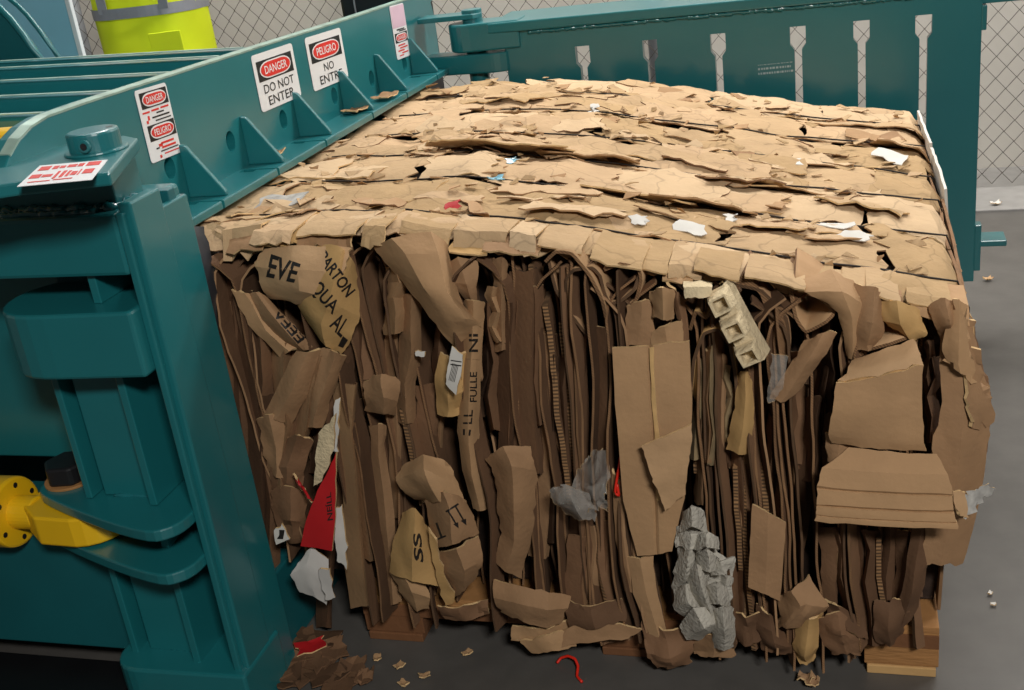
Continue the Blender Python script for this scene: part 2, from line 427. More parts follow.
for y in lip_y:
    add_poly_prism(cut, [(-1.34, y - .012, .9), (-1.303, y - .012, .9), (-1.303, y + .004, .9), (-1.2, y + .004, .9), (-1.2, y + .013, .9), (-1.34, y + .013, .9)], (0, 0, .2))
boolean_cut(lip, cut)
for y in (2.10, 2.375, 2.655, 2.95, 3.225, 3.52):
    o_ = [(XB, y - .006, 1.008), (-1.262, y - .006, 1.008), (-1.262, y - .006, 1.016), (-1.335, y - .006, 1.118), (XB, y - .006, 1.122)]
    prism('gusset', o_, (0, .012, 0), TEAL, B, .0025)
# --- signs on the beam (each a sticker with its own header and lettering)
def on_beam(y, z, d=.0012): return Vector((XB + d, y, z))
def sign(label, y0, y1, zt0, zt1, h, build):
    tl, tr = on_beam(y0, zt0), on_beam(y1, zt1); dn = Vector((0, 0, -h))
    def P(u, v, d): return tl.lerp(tr, u) + dn * v + Vector((d, 0, 0))
    bm = bmesh.new(); c = []
    for cx_, cy_, a in ((1 - .05, .06, 0), (.05, .06, 90), (.05, .94, 180), (.95, .94, 270)):
        for k in range(5):
            t = math.radians(a + 22.5 * k); c.append(P(cx_ + .05 * math.cos(t), cy_ - .06 * math.sin(t), 0))
    add_poly_prism(bm, c, (.0012, 0, 0))
    s = link('warning_sign', bm, WHITE, B, label=label); build(s, P); return s
def header(s, P, v0, v1, txt, uu=(.07, .93), tx=True):
    bm = bmesh.new(); u0, u1 = uu
    add_poly_prism(bm, [P(u0, v0, .0013), P(u1, v0, .0013), P(u1, v1, .0013), P(u0, v1, .0013)], (.0004, 0, 0)); link('header_panel', bm, INK, s)
    def oval(e, d, m, nm):
        bm = bmesh.new(); c = []
        a0, a1, b0, b1 = u0 + .05 + e, u1 - .05 - e, v0 + (v1 - v0) * .08 + e, v1 - (v1 - v0) * .08 - e
        ru = (a1 - a0) * .28; rv = (b1 - b0) / 2
        for sx, sg in ((a1 - ru, 1), (a0 + ru, -1)):
            for k in range(9):
                t = math.radians(-90 + 22.5 * k) if sg > 0 else math.radians(90 + 22.5 * k)
                c.append(P(sx + ru * math.cos(t), (b0 + b1) / 2 - rv * math.sin(t), d))
        add_poly_prism(bm, c, (.0004, 0, 0)); link(nm, bm, m, s)
    oval(0, .0018, WHITE, 'oval_border'); oval(.022, .0023, RED, 'red_oval')
    bm = bmesh.new(); d = .0030; a, b = u0 + .16, u1 - .16; m0, m1 = v0 + (v1 - v0) * .30, v1 - (v1 - v0) * .30
    text_quad(bm, txt, P(a, m1, d), P(b, m1, d), P(b, m0, d), P(a, m0, d), .02); link('header_lettering', bm, WHITE, s)
def lines(s, P, L, ink, nm='lettering', bold=.015):
    bm = bmesh.new()
    for t, u0, u1, v0, v1 in L: text_quad(bm, t, P(u0, v1, .0018), P(u1, v1, .0018), P(u1, v0, .0018), P(u0, v0, .0018), bold)
    link(nm, bm, ink, s)
def bars(s, P, L, ink, nm='small_print'):
    bm = bmesh.new()
    for u0, u1, v, t in L:
        add_poly_prism(bm, [P(u0, v - t, .0014), P(u1, v - t, .0014), P(u1, v + t, .0014), P(u0, v + t, .0014)], (.0004, 0, 0))
    link(nm, bm, ink, s)
def b1(s, P):
    header(s, P, .13, .49, 'DANGER'); lines(s, P, [('DO NOT', .14, .88, .55, .71), ('ENTER', .20, .84, .77, .93)], INK)
def b2(s, P):
    header(s, P, .13, .50, 'PELIGRO'); lines(s, P, [('NO', .36, .64, .56, .71), ('ENTRE', .20, .84, .77, .93)], INK)
def b0(s, P):
    header(s, P, .05, .27, 'DANGER', (.10, .96)); header(s, P, .50, .72, 'PELIGRO', (.12, .98))
    bars(s, P, [(.08, .30, .32, .012), (.36, .60, .315, .013), (.66, .92, .31, .012), (.20, .26, .40, .03), (.14, .2, .45, .02), (.42, .84, .78, .014), (.34, .46, .80, .02), (.42, .88, .84, .014), (.46, .94, .93, .008), (.3, .36, .95, .02)], RED)
    bars(s, P, [(.5, .74, .36, .010), (.34, .9, .41, .011), (.42, .92, .46, .009), (.36, .94, .885, .008), (.24, .34, .83, .01)], INK)
def b3(s, P):
    bm = bmesh.new(); add_poly_prism(bm, [P(.02, .02, .0013), P(.98, .02, .0013), P(.98, .42, .0013), P(.02, .42, .0013)], (.0004, 0, 0)); link('faded_panel', bm, PINK, s)
    header(s, P, .52, .70, 'DANGER', (.06, .95)); bars(s, P, [(.25, .8, .46, .012), (.4, .9, .49, .01)], INK)
    bars(s, P, [(.2, .7, .75, .012), (.3, .85, .80, .012), (.15, .6, .85, .012), (.4, .85, .90, .012), (.2, .5, .94, .01)], RED)
sign('white warning sticker reading DANGER DO NOT ENTER', 2.478, 2.700, 1.241, 1.237, .134, b1)
sign('white warning sticker reading PELIGRO NO ENTRE', 2.778, 3.010, 1.236, 1.230, .138, b2)
sign('tall sticker with two red ovals at the front end of the beam', 1.985, 2.10, 1.256, 1.252, .146, b0)
sign('small faded pink topped sticker near the hinge', 3.40, 3.522, 1.236, 1.232, .163, b3)
# --- machine top: cross ribs, deck, hood plate, hopper
for i, y in enumerate((1.83, 2.035, 2.24, 2.444, 2.567)):
    o_ = [(-1.393, y, 1.245), (-3.0, y, 1.245 + .054), (-3.0, y, 1.06), (-1.393, y, 1.06)]
    prism('cross_rib', o_, (0, .055, 0), TEAL, B, .006)
    prism('glint_rib_edge', [(-1.42, y + .006, 1.2505), (-2.95, y + .006, 1.302), (-2.95, y + .018, 1.302), (-1.42, y + .018, 1.2505)], (0, 0, .0015), EDGE_GLINT, B, 0)  # strip carries the highlight on the rib edge as a pale colour
box('top_deck', -3.2, -1.393, 1.82, 2.62, 1.05, 1.225, TEAL, B)
box('rear_deck', -3.2, -1.40, 2.62, 3.62, 1.03, 1.06, TEAL, B)
for y0, y1 in ((1.90, 1.96), (3.56, 3.62)): box('chamber_side', -3.2, -1.40, y0, y1, .48, 1.05, TEAL, B)
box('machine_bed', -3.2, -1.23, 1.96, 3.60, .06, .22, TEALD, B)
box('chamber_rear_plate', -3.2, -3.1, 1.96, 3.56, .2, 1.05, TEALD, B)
o_ = [ony(*p, 2.75) for p in [(50, 76), (48, 70), (42, 61), (33, 48), (22, 33), (10, 18), (0, 8), (-20, -8), (-45, -22), (-80, -30)]]
o_ += [Vector((o_[-1].x, 2.75, 1.1)), Vector((o_[0].x, 2.75, 1.1))]
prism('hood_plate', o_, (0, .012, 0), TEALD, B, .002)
for dy, r_, dx in ((0.0, .010, 0), (.05, .007, .018)):
    tube('hood_rim', [p + Vector((dx, dy, 0)) for p in o_[:10]], r_, TEAL, B)
hop = box('feed_hopper', -3.3, -2.365, 3.25, 3.275, 1.05, 2.05, BLUEP, B, .006)  # pale blue stands in for the reflection on the glossy panel
box('hopper_edge', -2.367, -2.35, 3.235, 3.252, 1.1, 2.05, WHITE, hop, .002, label='white edge strip')
disc_cyl('upper_hydraulic_cylinder', (-1.405, 1.715, 1.205), (-1, 0, 0), .047, .55, YEL, B)
# --- hinge post and hinge blocks at the front
box('door_post', -1.222, -1.195, 1.668, 1.765, 0, 1.115, TEAL, B, .004)
box('post_strip', -1.222, -1.207, 1.655, 1.669, 0, 1.10, TEAL, B, .003)
box('post_back_panel', -1.5, -1.204, 1.80, 1.825, 0, 1.10, TEALD, B, .002)
box('post_side_plate', -1.214, -1.197, 1.760, 1.85, 0, 1.08, TEAL, B, .003)
up = box('upper_hinge_block', -1.95, -1.222, 1.655, 1.87, .985, 1.098, TEAL, B, .008)
o_ = [(x, y, .80) for x, y in [(-1.222, 1.625), (-1.40, 1.615)] + arc(-1.435, 1.72, .105, 270, 90, 12) + [(-1.435, 1.82), (-1.222, 1.82)]]
prism('middle_hinge_block', o_, (0, 0, .128), TEAL, B, .006)
o_ = [onz(x, y, 1.188) for x, y in [(-60, 206), (0, 199), (20, 196), (113, 186), (139, 153), (141, 150), (128, 147), (71, 156), (0, 176), (-60, 190)]]
pp = prism('pin_plate', o_, (0, 0, .022), TEAL, B, .004)
HC = onz(97, 151, 1.21)
box('plate_pedestal', -1.75, -1.245, 1.70, 1.79, 1.09, 1.19, TEAL, B, .004)
hub = disc_cyl('pin_collar', (HC.x, HC.y, 1.209), (0, 0, 1), .044, .038, TEAL, B, 32, .005)
disc_cyl('collar_flange', (HC.x, HC.y, 1.209), (0, 0, 1), .054, .006, TEAL, hub, 32, .003)
disc_cyl('grease_port', (HC.x + .012, HC.y - .042, 1.228), (0, -1, 0), .011, .006, TEAL, hub, 16, .001); disc_cyl('port_hole', (HC.x + .012, HC.y - .048, 1.228), (0, -1, 0), .006, .0015, BLK, hub, 12, 0)
disc_cyl('pin_dimple', (HC.x + .025, HC.y + .015, 1.2465), (0, 0, 1), .006, .001, BLK, hub, 12, 0)
# label on the pin plate
c4 = [onz(*p, 1.2105) for p in [(17, 187), (92, 180), (108, 160), (40, 166)]]
lb = prism('warning_label', c4, (0, 0, .0008), WHITE, B, 0, label='white sticker with red print')
def PL(u, v, d): return c4[3].lerp(c4[2], u).lerp(c4[0].lerp(c4[1], u), v) + Vector((0, 0, .0009 + d))
bm = bmesh.new(); bk = bmesh.new()
for u0, u1, v0, v1 in [(.06, .22, .1, .3), (.26, .34, .12, .28), (.36, .44, .14, .26), (.47, .60, .12, .25), (.62, .7, .1, .25), (.74, .93, .06, .26), (.05, .2, .5, .68), (.22, .36, .54, .66), (.40, .44, .42, .78), (.48, .53, .42, .74), (.56, .6, .44, .72), (.62, .70, .5, .68), (.72, .74, .42, .7), (.78, .92, .44, .66), (.1, .4, .84, .88), (.44, .7, .82, .86)]:
    add_poly_prism(bm, [PL(u0, v1, .0003), PL(u1, v1, .0003), PL(u1, v0, .0003), PL(u0, v0, .0003)], (0, 0, .0003))
link('red_print', bm, RED, lb)
# weld beads where the plates meet
weld('weld_bead', [(-1.93, 1.694, 1.100), (-1.26, 1.694, 1.100), (-1.238, 1.71, 1.100), (-1.232, 1.75, 1.1)], .011, B)
weld('weld_bead', [(-1.93, 1.680, 1.099), (-1.27, 1.678, 1.099)], .007, B)
for x0_, x1_, yy, zz in ((-1.335, -1.24, 1.795, .932), (-1.43, -1.335, 1.705, .502), (-1.30, -1.24, 1.79, .502), (-1.43, -1.33, 1.71, .122), (-1.30, -1.235, 1.79, .122)):
    weld('weld_bead', [(x0_, yy, zz), (x1_, yy, zz)], .005, B)
for zz, z1 in ((.928, .99), (.502, .802), (.12, .40), (.404, .478)):
    box('vertical_fin', -1.327, -1.310, 1.672, 1.81, zz, z1, TEAL, B, .002)
for zz, z1 in ((.502, .802), (.12, .40)):
    box('channel_panel', -1.452, -1.345, 1.705, 1.81, zz, z1, TEAL, B, .003)
    box('vertical_fin', -1.487, -1.472, 1.69, 1.81, zz, z1, TEAL, B, .002)
cl = [(q.x, q.y) for q in [Vector((-1.222, 1.79, 0))] + refine([Vector((a, b, 0)) for a, b in [(-1.222, 1.665), (-1.226, 1.625), (-1.245, 1.595), (-1.285, 1.583), (-1.405, 1.618), (-1.58, 1.69), (-1.628, 1.730), (-1.625, 1.79), (-1.585, 1.835), (-1.50, 1.845)]], 3, 2) + [Vector((-1.40, 1.80, 0))]]
for nm, z in (('clevis_plate', .476), ('clevis_plate', .378)): prism(nm, [(x, y, z) for x, y in cl], (0, 0, .025), TEAL, B, .004)
hx = [(-1.575 + .050 * math.cos(math.radians(60 * i + 10)), 1.765 + .050 * math.sin(math.radians(60 * i + 10)), .506) for i in range(6)]
bo = prism('hex_bolt', hx, (0, 0, .042), BLK, B, .006)
disc_cyl('washer', (-1.575, 1.765, .501), (0, 0, 1), .054, .006, WOOD, bo, 32, .001)
disc_cyl('bolt_shank', (-1.575, 1.765, .345), (0, 0, 1), .022, .15, BLK, bo, 20, .003)
hexn = [(-1.575 + .036 * math.cos(math.radians(60 * i)), 1.765 + .036 * math.sin(math.radians(60 * i)), .35) for i in range(6)]
prism('hex_nut', hexn, (0, 0, .028), WOOD, bo, .003, label='tan zinc nut under the plates')
# yellow cylinder rod end
yc = bmesh.new(); add_poly_prism(yc, [(x, y, .408) for x, y in [(-1.66, 1.70), (-1.60, 1.655)] + arc(-1.52, 1.735, .085, -85, 85, 10) + [(-1.60, 1.83), (-1.66, 1.80)]], (0, 0, .066)); bevel(yc, .005)
rod = link('rod_eye', yc, YEL, B, label='yellow rod eye')
disc_cyl('rod_neck', (-1.70, 1.72, .445), (1, 0, 0), .036, .06, YEL, B, 28)
disc_cyl('hydraulic_cylinder', (-2.10, 1.72, .445), (1, 0, 0), .076, .405, YEL, B, 40, .006, label='yellow hydraulic cylinder')
for a in (20, 75, 140, 205, 265, 320):
    disc_cyl('flange_bolt_hole', (-1.6945, 1.72 + .058 * math.cos(math.radians(a)), .445 + .058 * math.sin(math.radians(a))), (1, 0, 0), .006, .001, BLK, B, 10, 0)
o_ = [(x, y, 0.0) for x, y in [(-1.191, 1.64), (-1.43, 1.635)] + arc(-1.45, 1.70, .065, 270, 180, 6) + [(-1.515, 1.80), (-1.191, 1.80)]]
prism('base_block', o_, (0, 0, .122), TEAL, B, .006)
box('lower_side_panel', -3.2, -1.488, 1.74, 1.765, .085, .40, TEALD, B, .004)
box('floor_shade_slab', -3.2, -1.52, 1.40, 1.76, 0, .035, DARK, B, .004)  # black slab stands in for the deep shade on the floor by the baler
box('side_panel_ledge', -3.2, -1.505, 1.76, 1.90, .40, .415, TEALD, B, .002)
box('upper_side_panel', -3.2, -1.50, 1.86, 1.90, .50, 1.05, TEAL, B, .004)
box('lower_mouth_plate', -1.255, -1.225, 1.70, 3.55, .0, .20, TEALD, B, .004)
# --- the open door, swung back beyond the bale
dx0, dx1, dy = -1.055, .372, 3.60
door = box('door', dx0, dx1, dy, dy + .032, .215, 1.12, TEAL, B, .003, label='open slotted door standing behind the bale')
cut = bmesh.new()
for cx_ in (-.803, -.588, -.379, -.142, .041, .214):
    zt = 1.042 + .004 * cx_
    add_poly_prism(cut, [(cx_ - .011, dy - .1, .36), (cx_ + .011, dy - .1, .36), (cx_ + .011, dy - .1, zt - .068), (cx_ + .023, dy - .1, zt - .052), (cx_ + .023, dy - .1, zt), (cx_ - .023, dy - .1, zt), (cx_ - .023, dy - .1, zt - .052), (cx_ - .011, dy - .1, zt - .068)], (0, .3, 0))
boolean_cut(door, cut)
box('door_top_flange', -1.10, .386, dy - .022, dy + .275, 1.104, 1.136, TEAL, door, .005)
for cx_ in (-1.0, -.70, -.48, -.26, -.05, .13, .34): box('door_stiffener', cx_ - .006, cx_ + .006, dy + .032, dy + .15, .25, 1.105, TEALD, door, .002)
box('door_bottom_flange', dx0, dx1, dy + .03, dy + .15, .215, .24, TEALD, door, .003)
weld('weld_bead', [(-.97, dy - .004, 1.098), (.37, dy - .004, 1.098)], .008, door)
box('door_tab', .370, .525, dy + .01, dy + .12, 1.058, 1.078, TEAL, door, .003); box('door_tab', .370, .385, dy + .0, dy + .04, .985, 1.055, TEAL, door, .003)
box('door_tab', .370, .465, dy + .01, dy + .10, .325, .345, TEAL, door, .003); box('door_tab', .370, .39, dy + .0, dy + .04, .25, .40, TEAL, door, .003)
o_ = [(x, y, 1.052) for x, y in [(-1.0, 3.59), (-1.0, 3.70), (-1.16, 3.72)] + arc(-1.175, 3.64, .07, 100, 260, 12) + [(-1.16, 3.575)]]
prism('door_hinge_block', o_, (0, 0, .088), TEAL, door, .006)
o_ = [(x, y, .982) for x, y in [(-1.34, 3.60), (-1.10, 3.575)] + arc(-1.09, 3.63, .055, -90, 90, 8) + [(-1.34, 3.70)]]
prism('hinge_plate', o_, (0, 0, .062), TEAL, B, .005)
prism('hinge_plate', [(-1.34, 3.60, 1.152), (-1.15, 3.60, 1.152), (-1.13, 3.64, 1.152), (-1.15, 3.70, 1.152), (-1.34, 3.70, 1.152)], (0, 0, .016), TEAL, B, .003)
disc_cyl('hinge_pin', (-1.165, 3.645, .25), (0, 0, 1), .033, .93, TEAL, B, 24)
bm = bmesh.new(); ss = random.Random(4)
for r_ in range(3):
    x = -.262
    while x < -.165:
        w_ = ss.uniform(.002, .008); zz = .935 - r_ * .014 + (x + .26) * .02
        add_box(bm, x, x + w_, dy - .0006, dy, zz, zz + (.006 if r_ else .002)); x += w_ + ss.uniform(.002, .004)
link('stencil_marks', bm, STENCIL, door, label='faint white stencil marks')
# grey plastic sheet hanging in the chamber mouth beside the bale

# ================================================================ the cardboard bale
bale = empty('cardboard_bale', (-.5, 2.7, .117), 'big wire-tied bale of crushed brown cardboard on the wooden pallet beside the teal baler', 'bale')
ZX = [(-1.30, .972), (-1.10, .974), (-.82, .966), (-.62, .940), (-.44, .905), (-.08, .838), (.18, .797), (.4, .77)]
def zt(x):
    for (a, za), (b, zb) in zip(ZX[:-1], ZX[1:]):
        if x <= b: return lerp(za, zb, max(0, min(1, (x - a) / (b - a))))
    return ZX[-1][1]
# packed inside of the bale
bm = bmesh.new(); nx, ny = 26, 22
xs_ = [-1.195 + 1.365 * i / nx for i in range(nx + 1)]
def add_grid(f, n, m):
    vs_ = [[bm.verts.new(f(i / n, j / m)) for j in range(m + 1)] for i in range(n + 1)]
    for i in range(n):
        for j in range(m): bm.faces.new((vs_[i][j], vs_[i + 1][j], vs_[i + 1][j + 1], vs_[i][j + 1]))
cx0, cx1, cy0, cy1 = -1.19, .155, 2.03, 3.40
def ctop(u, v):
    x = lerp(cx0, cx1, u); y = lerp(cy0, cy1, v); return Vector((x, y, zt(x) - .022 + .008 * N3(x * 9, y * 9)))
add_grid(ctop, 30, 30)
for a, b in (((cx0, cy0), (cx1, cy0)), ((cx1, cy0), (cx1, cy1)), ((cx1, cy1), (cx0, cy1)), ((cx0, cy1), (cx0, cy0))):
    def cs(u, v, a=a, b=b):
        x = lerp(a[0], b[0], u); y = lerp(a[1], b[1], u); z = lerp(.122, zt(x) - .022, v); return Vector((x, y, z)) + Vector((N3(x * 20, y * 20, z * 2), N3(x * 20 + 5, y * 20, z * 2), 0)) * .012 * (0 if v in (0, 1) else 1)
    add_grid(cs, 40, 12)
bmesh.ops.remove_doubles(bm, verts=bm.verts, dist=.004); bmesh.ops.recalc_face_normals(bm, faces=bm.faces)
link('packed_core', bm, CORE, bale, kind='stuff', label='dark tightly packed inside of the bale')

# --- upright boards whose cut edges face the viewer
def wob(x, z):
    k = z / .085; i = math.floor(k); f = k - i
    g = lambda q: .032 * N3(x * 2.6, q * .16, 1.3) + .022 * N3(x * 8, q * .37, 7.7)
    return lerp(g(i), g(i + 1), f)
def upright(x0, zb, ztp, p0, depth, m, e, fold=0, yaw=0, th=.0045, seed=0, lean=0):
    n, md = 26, 3; G = []
    for i in range(n + 1):
        t = i / n; z = lerp(zb, ztp, t)
        fx = 0; fz = 0
        if fold and t > .90: k = (t - .90) / .10; fx = fold * .055 * k ** 1.6; fz = -.012 * k ** 2
        base = x0 + wob(x0, z) * min(1, (z - .05) * 5) + .004 * N3(seed * 7.7, z * 9) + lean * (t - .5) + fx
        pr = p0 + .022 * N3(seed * 3.3, z * 4.5) + .004 * N3(seed, z * 40)
        r_ = []
        for j in range(md + 1):
            s = j / md; yy = FY - pr + s * (depth + pr) 
            r_.append(Vector((base + yaw * s + .003 * N3(seed * 2.1, z * 12, s * 4), yy, z + fz)))
        G.append(r_)
    return sheet_bm(G, th)
x = -1.215; k = 0; SHEETS = 0
ml = [CB[3], CB[3], CB[4], CB[4], CB[6], CB[6], CB[6]]  # extra dark kraft stands in for shade deep between the boards
more = bmesh.new()
while x < .135:
    k += 1
    p0 = max(-.08, min(.02, random.gauss(-.040, .028)))
    if x < -1.12: p0 = U(-.01, .05)
    hang = x > -1.03 and x < .02 and R_() < (.30 if x < -.55 else .5)
    if hang: p0 = U(.035, .06); zb = U(.035, .10); dep = -.010
    else: zb = .122 + U(0, .02); dep = U(.07, .14)
    if x < -1.06 and not hang: zb = .215 + U(-.005, .02)
    f_ = random.choice((-1, 1, 1, 0)) 
    bm = upright(x, zb, zt(x) - U(.006, .03), p0, dep, None, None, f_, U(-.02, .02), .0045, k)
    ed = random.choice((EDGE, EDGE, EDGE, EDGE2, EDGE2, EDGE2, CB[2])); mt = random.choice(ml)
    link('cardboard_sheet', bm, [mt, ed], bale); SHEETS += 1
    x += random.choice((.008, .010, .012, .014, .022))
for px, a, b in [(547, 262, 520), (561, 300, 500), (571, 320, 470), (583, 420, 520), (604, 500, 620), (748, 455, 640), (739, 460, 560), (766, 440, 540), (783, 440, 520), (879, 530, 600), (905, 540, 640), (694, 400, 470), (519, 340, 450), (592, 545, 630), (418, 400, 500)]:
    q = ony(px, (a + b) / 2, FY); q0 = ony(px, a, FY); q1 = ony(px, b, FY)
    link('corrugated_sheet', upright(q.x - wob(q.x, q.z), max(.05, q1.z), q0.z, U(.015, .035), .05 if q1.z > .14 else -.012, None, None, 0, U(-.02, .02), U(.008, .012), px), [CB[3], EDGEF], bale)
# --- folded boards on the face: doubled sheets that show their flat side
def leaf(px, py0, py1, w, d, m, sk=0, tw=.02, lab=None, nm='folded_board'):
    """a tall narrow folded board; px at the top, sk px drift to the bottom"""
    rows = []; cf = U(-.35, .45); sg = random.choice((1, 1, -1))
    for t in (0, .2, .45, .7, 1):
        c = px + sk * t + 7 * N3(px * .13, t * 3.7); y = lerp(py0, py1, t) ; ww = w * (1 + .35 * N3(px * .3, t * 5, 2)); dd = d + .014 * N3(px * .7, t * 4, 5)
        y += U(-6, 6) if t in (0, 1) else 0
        rows.append([(c - ww / 2, y + U(-3, 3), dd - .03), (c + ww * cf, y, dd + .012 * sg), (c + ww / 2, y + U(-3, 3), dd - tw - .01)])
    return flap(nm, rows, m, bale, 3, False, False, .002, .003, .0045, lab, random.choice((EDGE, EDGE3, EDGE2)))
for px, a, b, w, d, mi, sk in [
    (232, 265, 560, 16, .02, 4, 18), (246, 290, 590, 15, .035, 4, 16), (222, 300, 470, 12, .03, 3, 8), (262, 330, 575, 16, .03, 3, 12), (284, 345, 520, 16, .05, 2, -4), (300, 340, 470, 14, .045, 3, -14), (316, 360, 455, 15, .055, 2, -20),
    (345, 385, 610, 18, .05, 1, 14), (366, 300, 380, 14, .03, 3, 2), (378, 420, 600, 14, .05, 2, 14), (392, 330, 520, 13, .03, 2, 6), (352, 420, 560, 13, .04, 2, 16), (410, 300, 420, 20, .04, 2, -4),
    (398, 270, 330, 18, .05, 1, -6), (425, 380, 470, 22, .03, 3, 2), (493, 285, 345, 10, .05, 1, 3), (500, 262, 350, 12, .045, 2, 2), (508, 300, 470, 16, .02, 4, -4), (522, 265, 470, 28, .035, 3, 4), (545, 330, 560, 18, .02, 2, -6), (536, 290, 420, 14, .03, 3, 2),
    (568, 320, 470, 14, .02, 4, 0), (583, 330, 560, 12, .01, 4, -8), (600, 330, 480, 16, .03, 3, 4), (610, 520, 640, 22, .04, 3, -8), (592, 520, 640, 20, .045, 2, -6), (578, 540, 640, 18, .05, 3, -8),
    (700, 420, 500, 10, .03, 2, 2), (745, 430, 640, 14, .03, 1, -3), (736, 440, 640, 12, .02, 3, 2), (760, 390, 520, 18, .01, 4, -6), (775, 420, 600, 14, .02, 3, -8), (790, 430, 570, 16, .02, 2, -10), (805, 430, 600, 14, .02, 4, -12), (800, 380, 460, 18, .03, 3, -6), (815, 400, 480, 14, .03, 4, -8),
    (838, 525, 640, 14, .03, 3, 14), (856, 525, 640, 14, .03, 4, 8), (872, 525, 650, 16, .035, 4, 4), (890, 525, 640, 14, .03, 4, -2), (905, 525, 625, 13, .035, 4, -8), (922, 525, 600, 14, .03, 4, -12), (825, 520, 610, 16, .035, 3, 6)]:
    leaf(px, a, b, w, d, CB[mi], sk)

rl = random.Random(31)
for i in range(46):
    px = rl.uniform(225, 930); a = rl.uniform(285, 470); L_ = rl.uniform(60, 200); b = min(a + L_, 620 + (px - 260) * .04)
    if px > 830 and a < 520: continue
    leaf(px, a, b, rl.uniform(7, 17), rl.uniform(-.02, .02), CB[rl.choice((2, 3, 4, 4, 6))], rl.uniform(-10, 10) , rl.uniform(.005, .03))

# --- the pieces that can be told apart on the front
C = CB
c_l = flap('printed_carton', [[(262, 250, .03), (300, 246, .06), (352, 247, .06)], [(256, 268, .05), (298, 270, .10), (344, 272, .09)], [(262, 285, .05), (300, 290, .10), (328, 296, .09)], [(268, 296, .03), (296, 302, .06), (318, 306, .06)]], C[0], bale, 5, True, True, .004, .003, .006, 'crushed carton fold with black block letters at the top left')
print_on(c_l, [('EVE', (266, 277), (294, 283), (301, 264), (271, 254), .05)])
c_r = flap('printed_carton', [[(318, 246, .05), (342, 248, .075), (356, 268, .03)], [(312, 268, .08), (336, 272, .105), (358, 290, .04)], [(300, 292, .075), (330, 300, .11), (359, 316, .05)], [(298, 306, .05), (322, 322, .10), (352, 338, .05)], [(316, 332, .05), (326, 346, .075), (342, 352, .04)]], C[5], bale, 5, True, True, .004, .003, .006, 'bulging golden carton printed with black letters')
print_on(c_r, [('QUA', (306, 290), (331, 317), (340, 304), (320, 279), .04), ('AL', (329, 326), (341, 338), (350, 322), (339, 312), .04), ('PARTON', (317, 258), (346, 298), (356, 290), (326, 250), .05), ('I', (338, 346), (343, 348), (348, 340), (343, 336), .05)])
c_b = flap('printed_carton', [[(242, 300, .03), (256, 292, .055), (268, 300, .05)], [(258, 322, .04), (272, 314, .075), (284, 318, .06)], [(284, 342, .04), (292, 338, .075), (302, 336, .05)], [(298, 352, .03), (304, 350, .05), (310, 346, .04)]], C[2], bale, 4, True, True, .003, .003, .006, 'slanting folded flap with upside-down print')
print_on(c_b, [('EEEV', (298, 344), (272, 314), (279, 307), (306, 338), .05)])
flap('carton_flap', [[(232, 290, .05), (246, 293, .055), (256, 300, .04)], [(250, 325, .05), (266, 330, .06), (282, 336, .045)], [(280, 356, .045), (290, 352, .06), (300, 348, .045)]], C[1], bale, 4, False, True, .003)
for i, (rows, mi) in enumerate([
    ([[(296, 352, .06), (308, 350, .075), (322, 348, .05)], [(278, 390, .055), (294, 388, .075), (308, 392, .05)], [(262, 418, .04), (276, 420, .065), (292, 424, .04)]], 2),
    ([[(322, 348, .06), (336, 352, .08), (344, 356, .05)], [(312, 390, .055), (322, 392, .08), (332, 394, .05)], [(302, 428, .05), (312, 426, .07), (322, 426, .05)]], 2),
    ([[(258, 418, .05), (270, 414, .075), (284, 416, .05)], [(264, 446, .05), (276, 450, .07), (290, 452, .05)], [(268, 470, .04), (278, 476, .06), (290, 478, .04)]], 2),
    ([[(286, 440, .05), (300, 432, .08), (312, 440, .05)], [(270, 470, .05), (288, 466, .07), (304, 472, .05)], [(272, 490, .04), (286, 492, .06), (300, 494, .04)]], 3),
    ([[(270, 492, .05), (290, 486, .075), (306, 492, .05)], [(276, 520, .05), (292, 518, .08), (306, 520, .05)], [(282, 540, .04), (294, 544, .05), (304, 542, .04)]], 3),
    ([[(364, 380, .06), (382, 372, .085), (400, 380, .06)], [(366, 398, .06), (384, 396, .09), (398, 400, .06)], [(366, 412, .04), (384, 414, .07), (396, 414, .04)]], 2),
    ([[(440, 352, .05), (452, 360, .07), (470, 350, .05)], [(436, 380, .05), (450, 386, .07), (466, 380, .05)], [(438, 412, .04), (448, 418, .06), (462, 414, .04)]], 5)]):
    flap('crumpled_board', rows, C[mi], bale, 4, True, True, .008)
flap('folded_flap', [[(374, 247, .035), (392, 238, .075), (430, 232, .06), (446, 244, .03)], [(386, 262, .05), (406, 254, .10), (438, 256, .085), (452, 276, .05)], [(408, 286, .06), (424, 286, .105), (446, 292, .10), (462, 306, .06)], [(436, 324, .06), (448, 318, .09), (466, 318, .09), (480, 324, .05)], [(456, 346, .04), (460, 342, .05), (470, 334, .05), (478, 328, .04)]], C[1], bale, 5, True, True, .002, .002, .006, 'long smooth flap folded down over the top edge')
flap('folded_flap', [[(446, 262, .03), (458, 258, .05), (478, 262, .03)], [(452, 282, .05), (466, 284, .06), (476, 286, .04)], [(466, 300, .03), (472, 302, .04), (476, 304, .03)]], C[2], bale)
lt = flap('letter_tube', [[(466, 300, .045), (474, 300, .065), (484, 302, .04)], [(464, 330, .04), (473, 332, .065), (482, 332, .04)], [(461, 380, .04), (470, 382, .07), (480, 382, .04)], [(458, 430, .04), (468, 432, .065), (478, 432, .03)], [(464, 470, .03), (472, 474, .055), (482, 474, .03)], [(474, 508, .02), (480, 510, .03), (488, 508, .02)]], C[1], bale, 4, True, True, .002, .002, .005, 'narrow rolled board with small black print running up it')
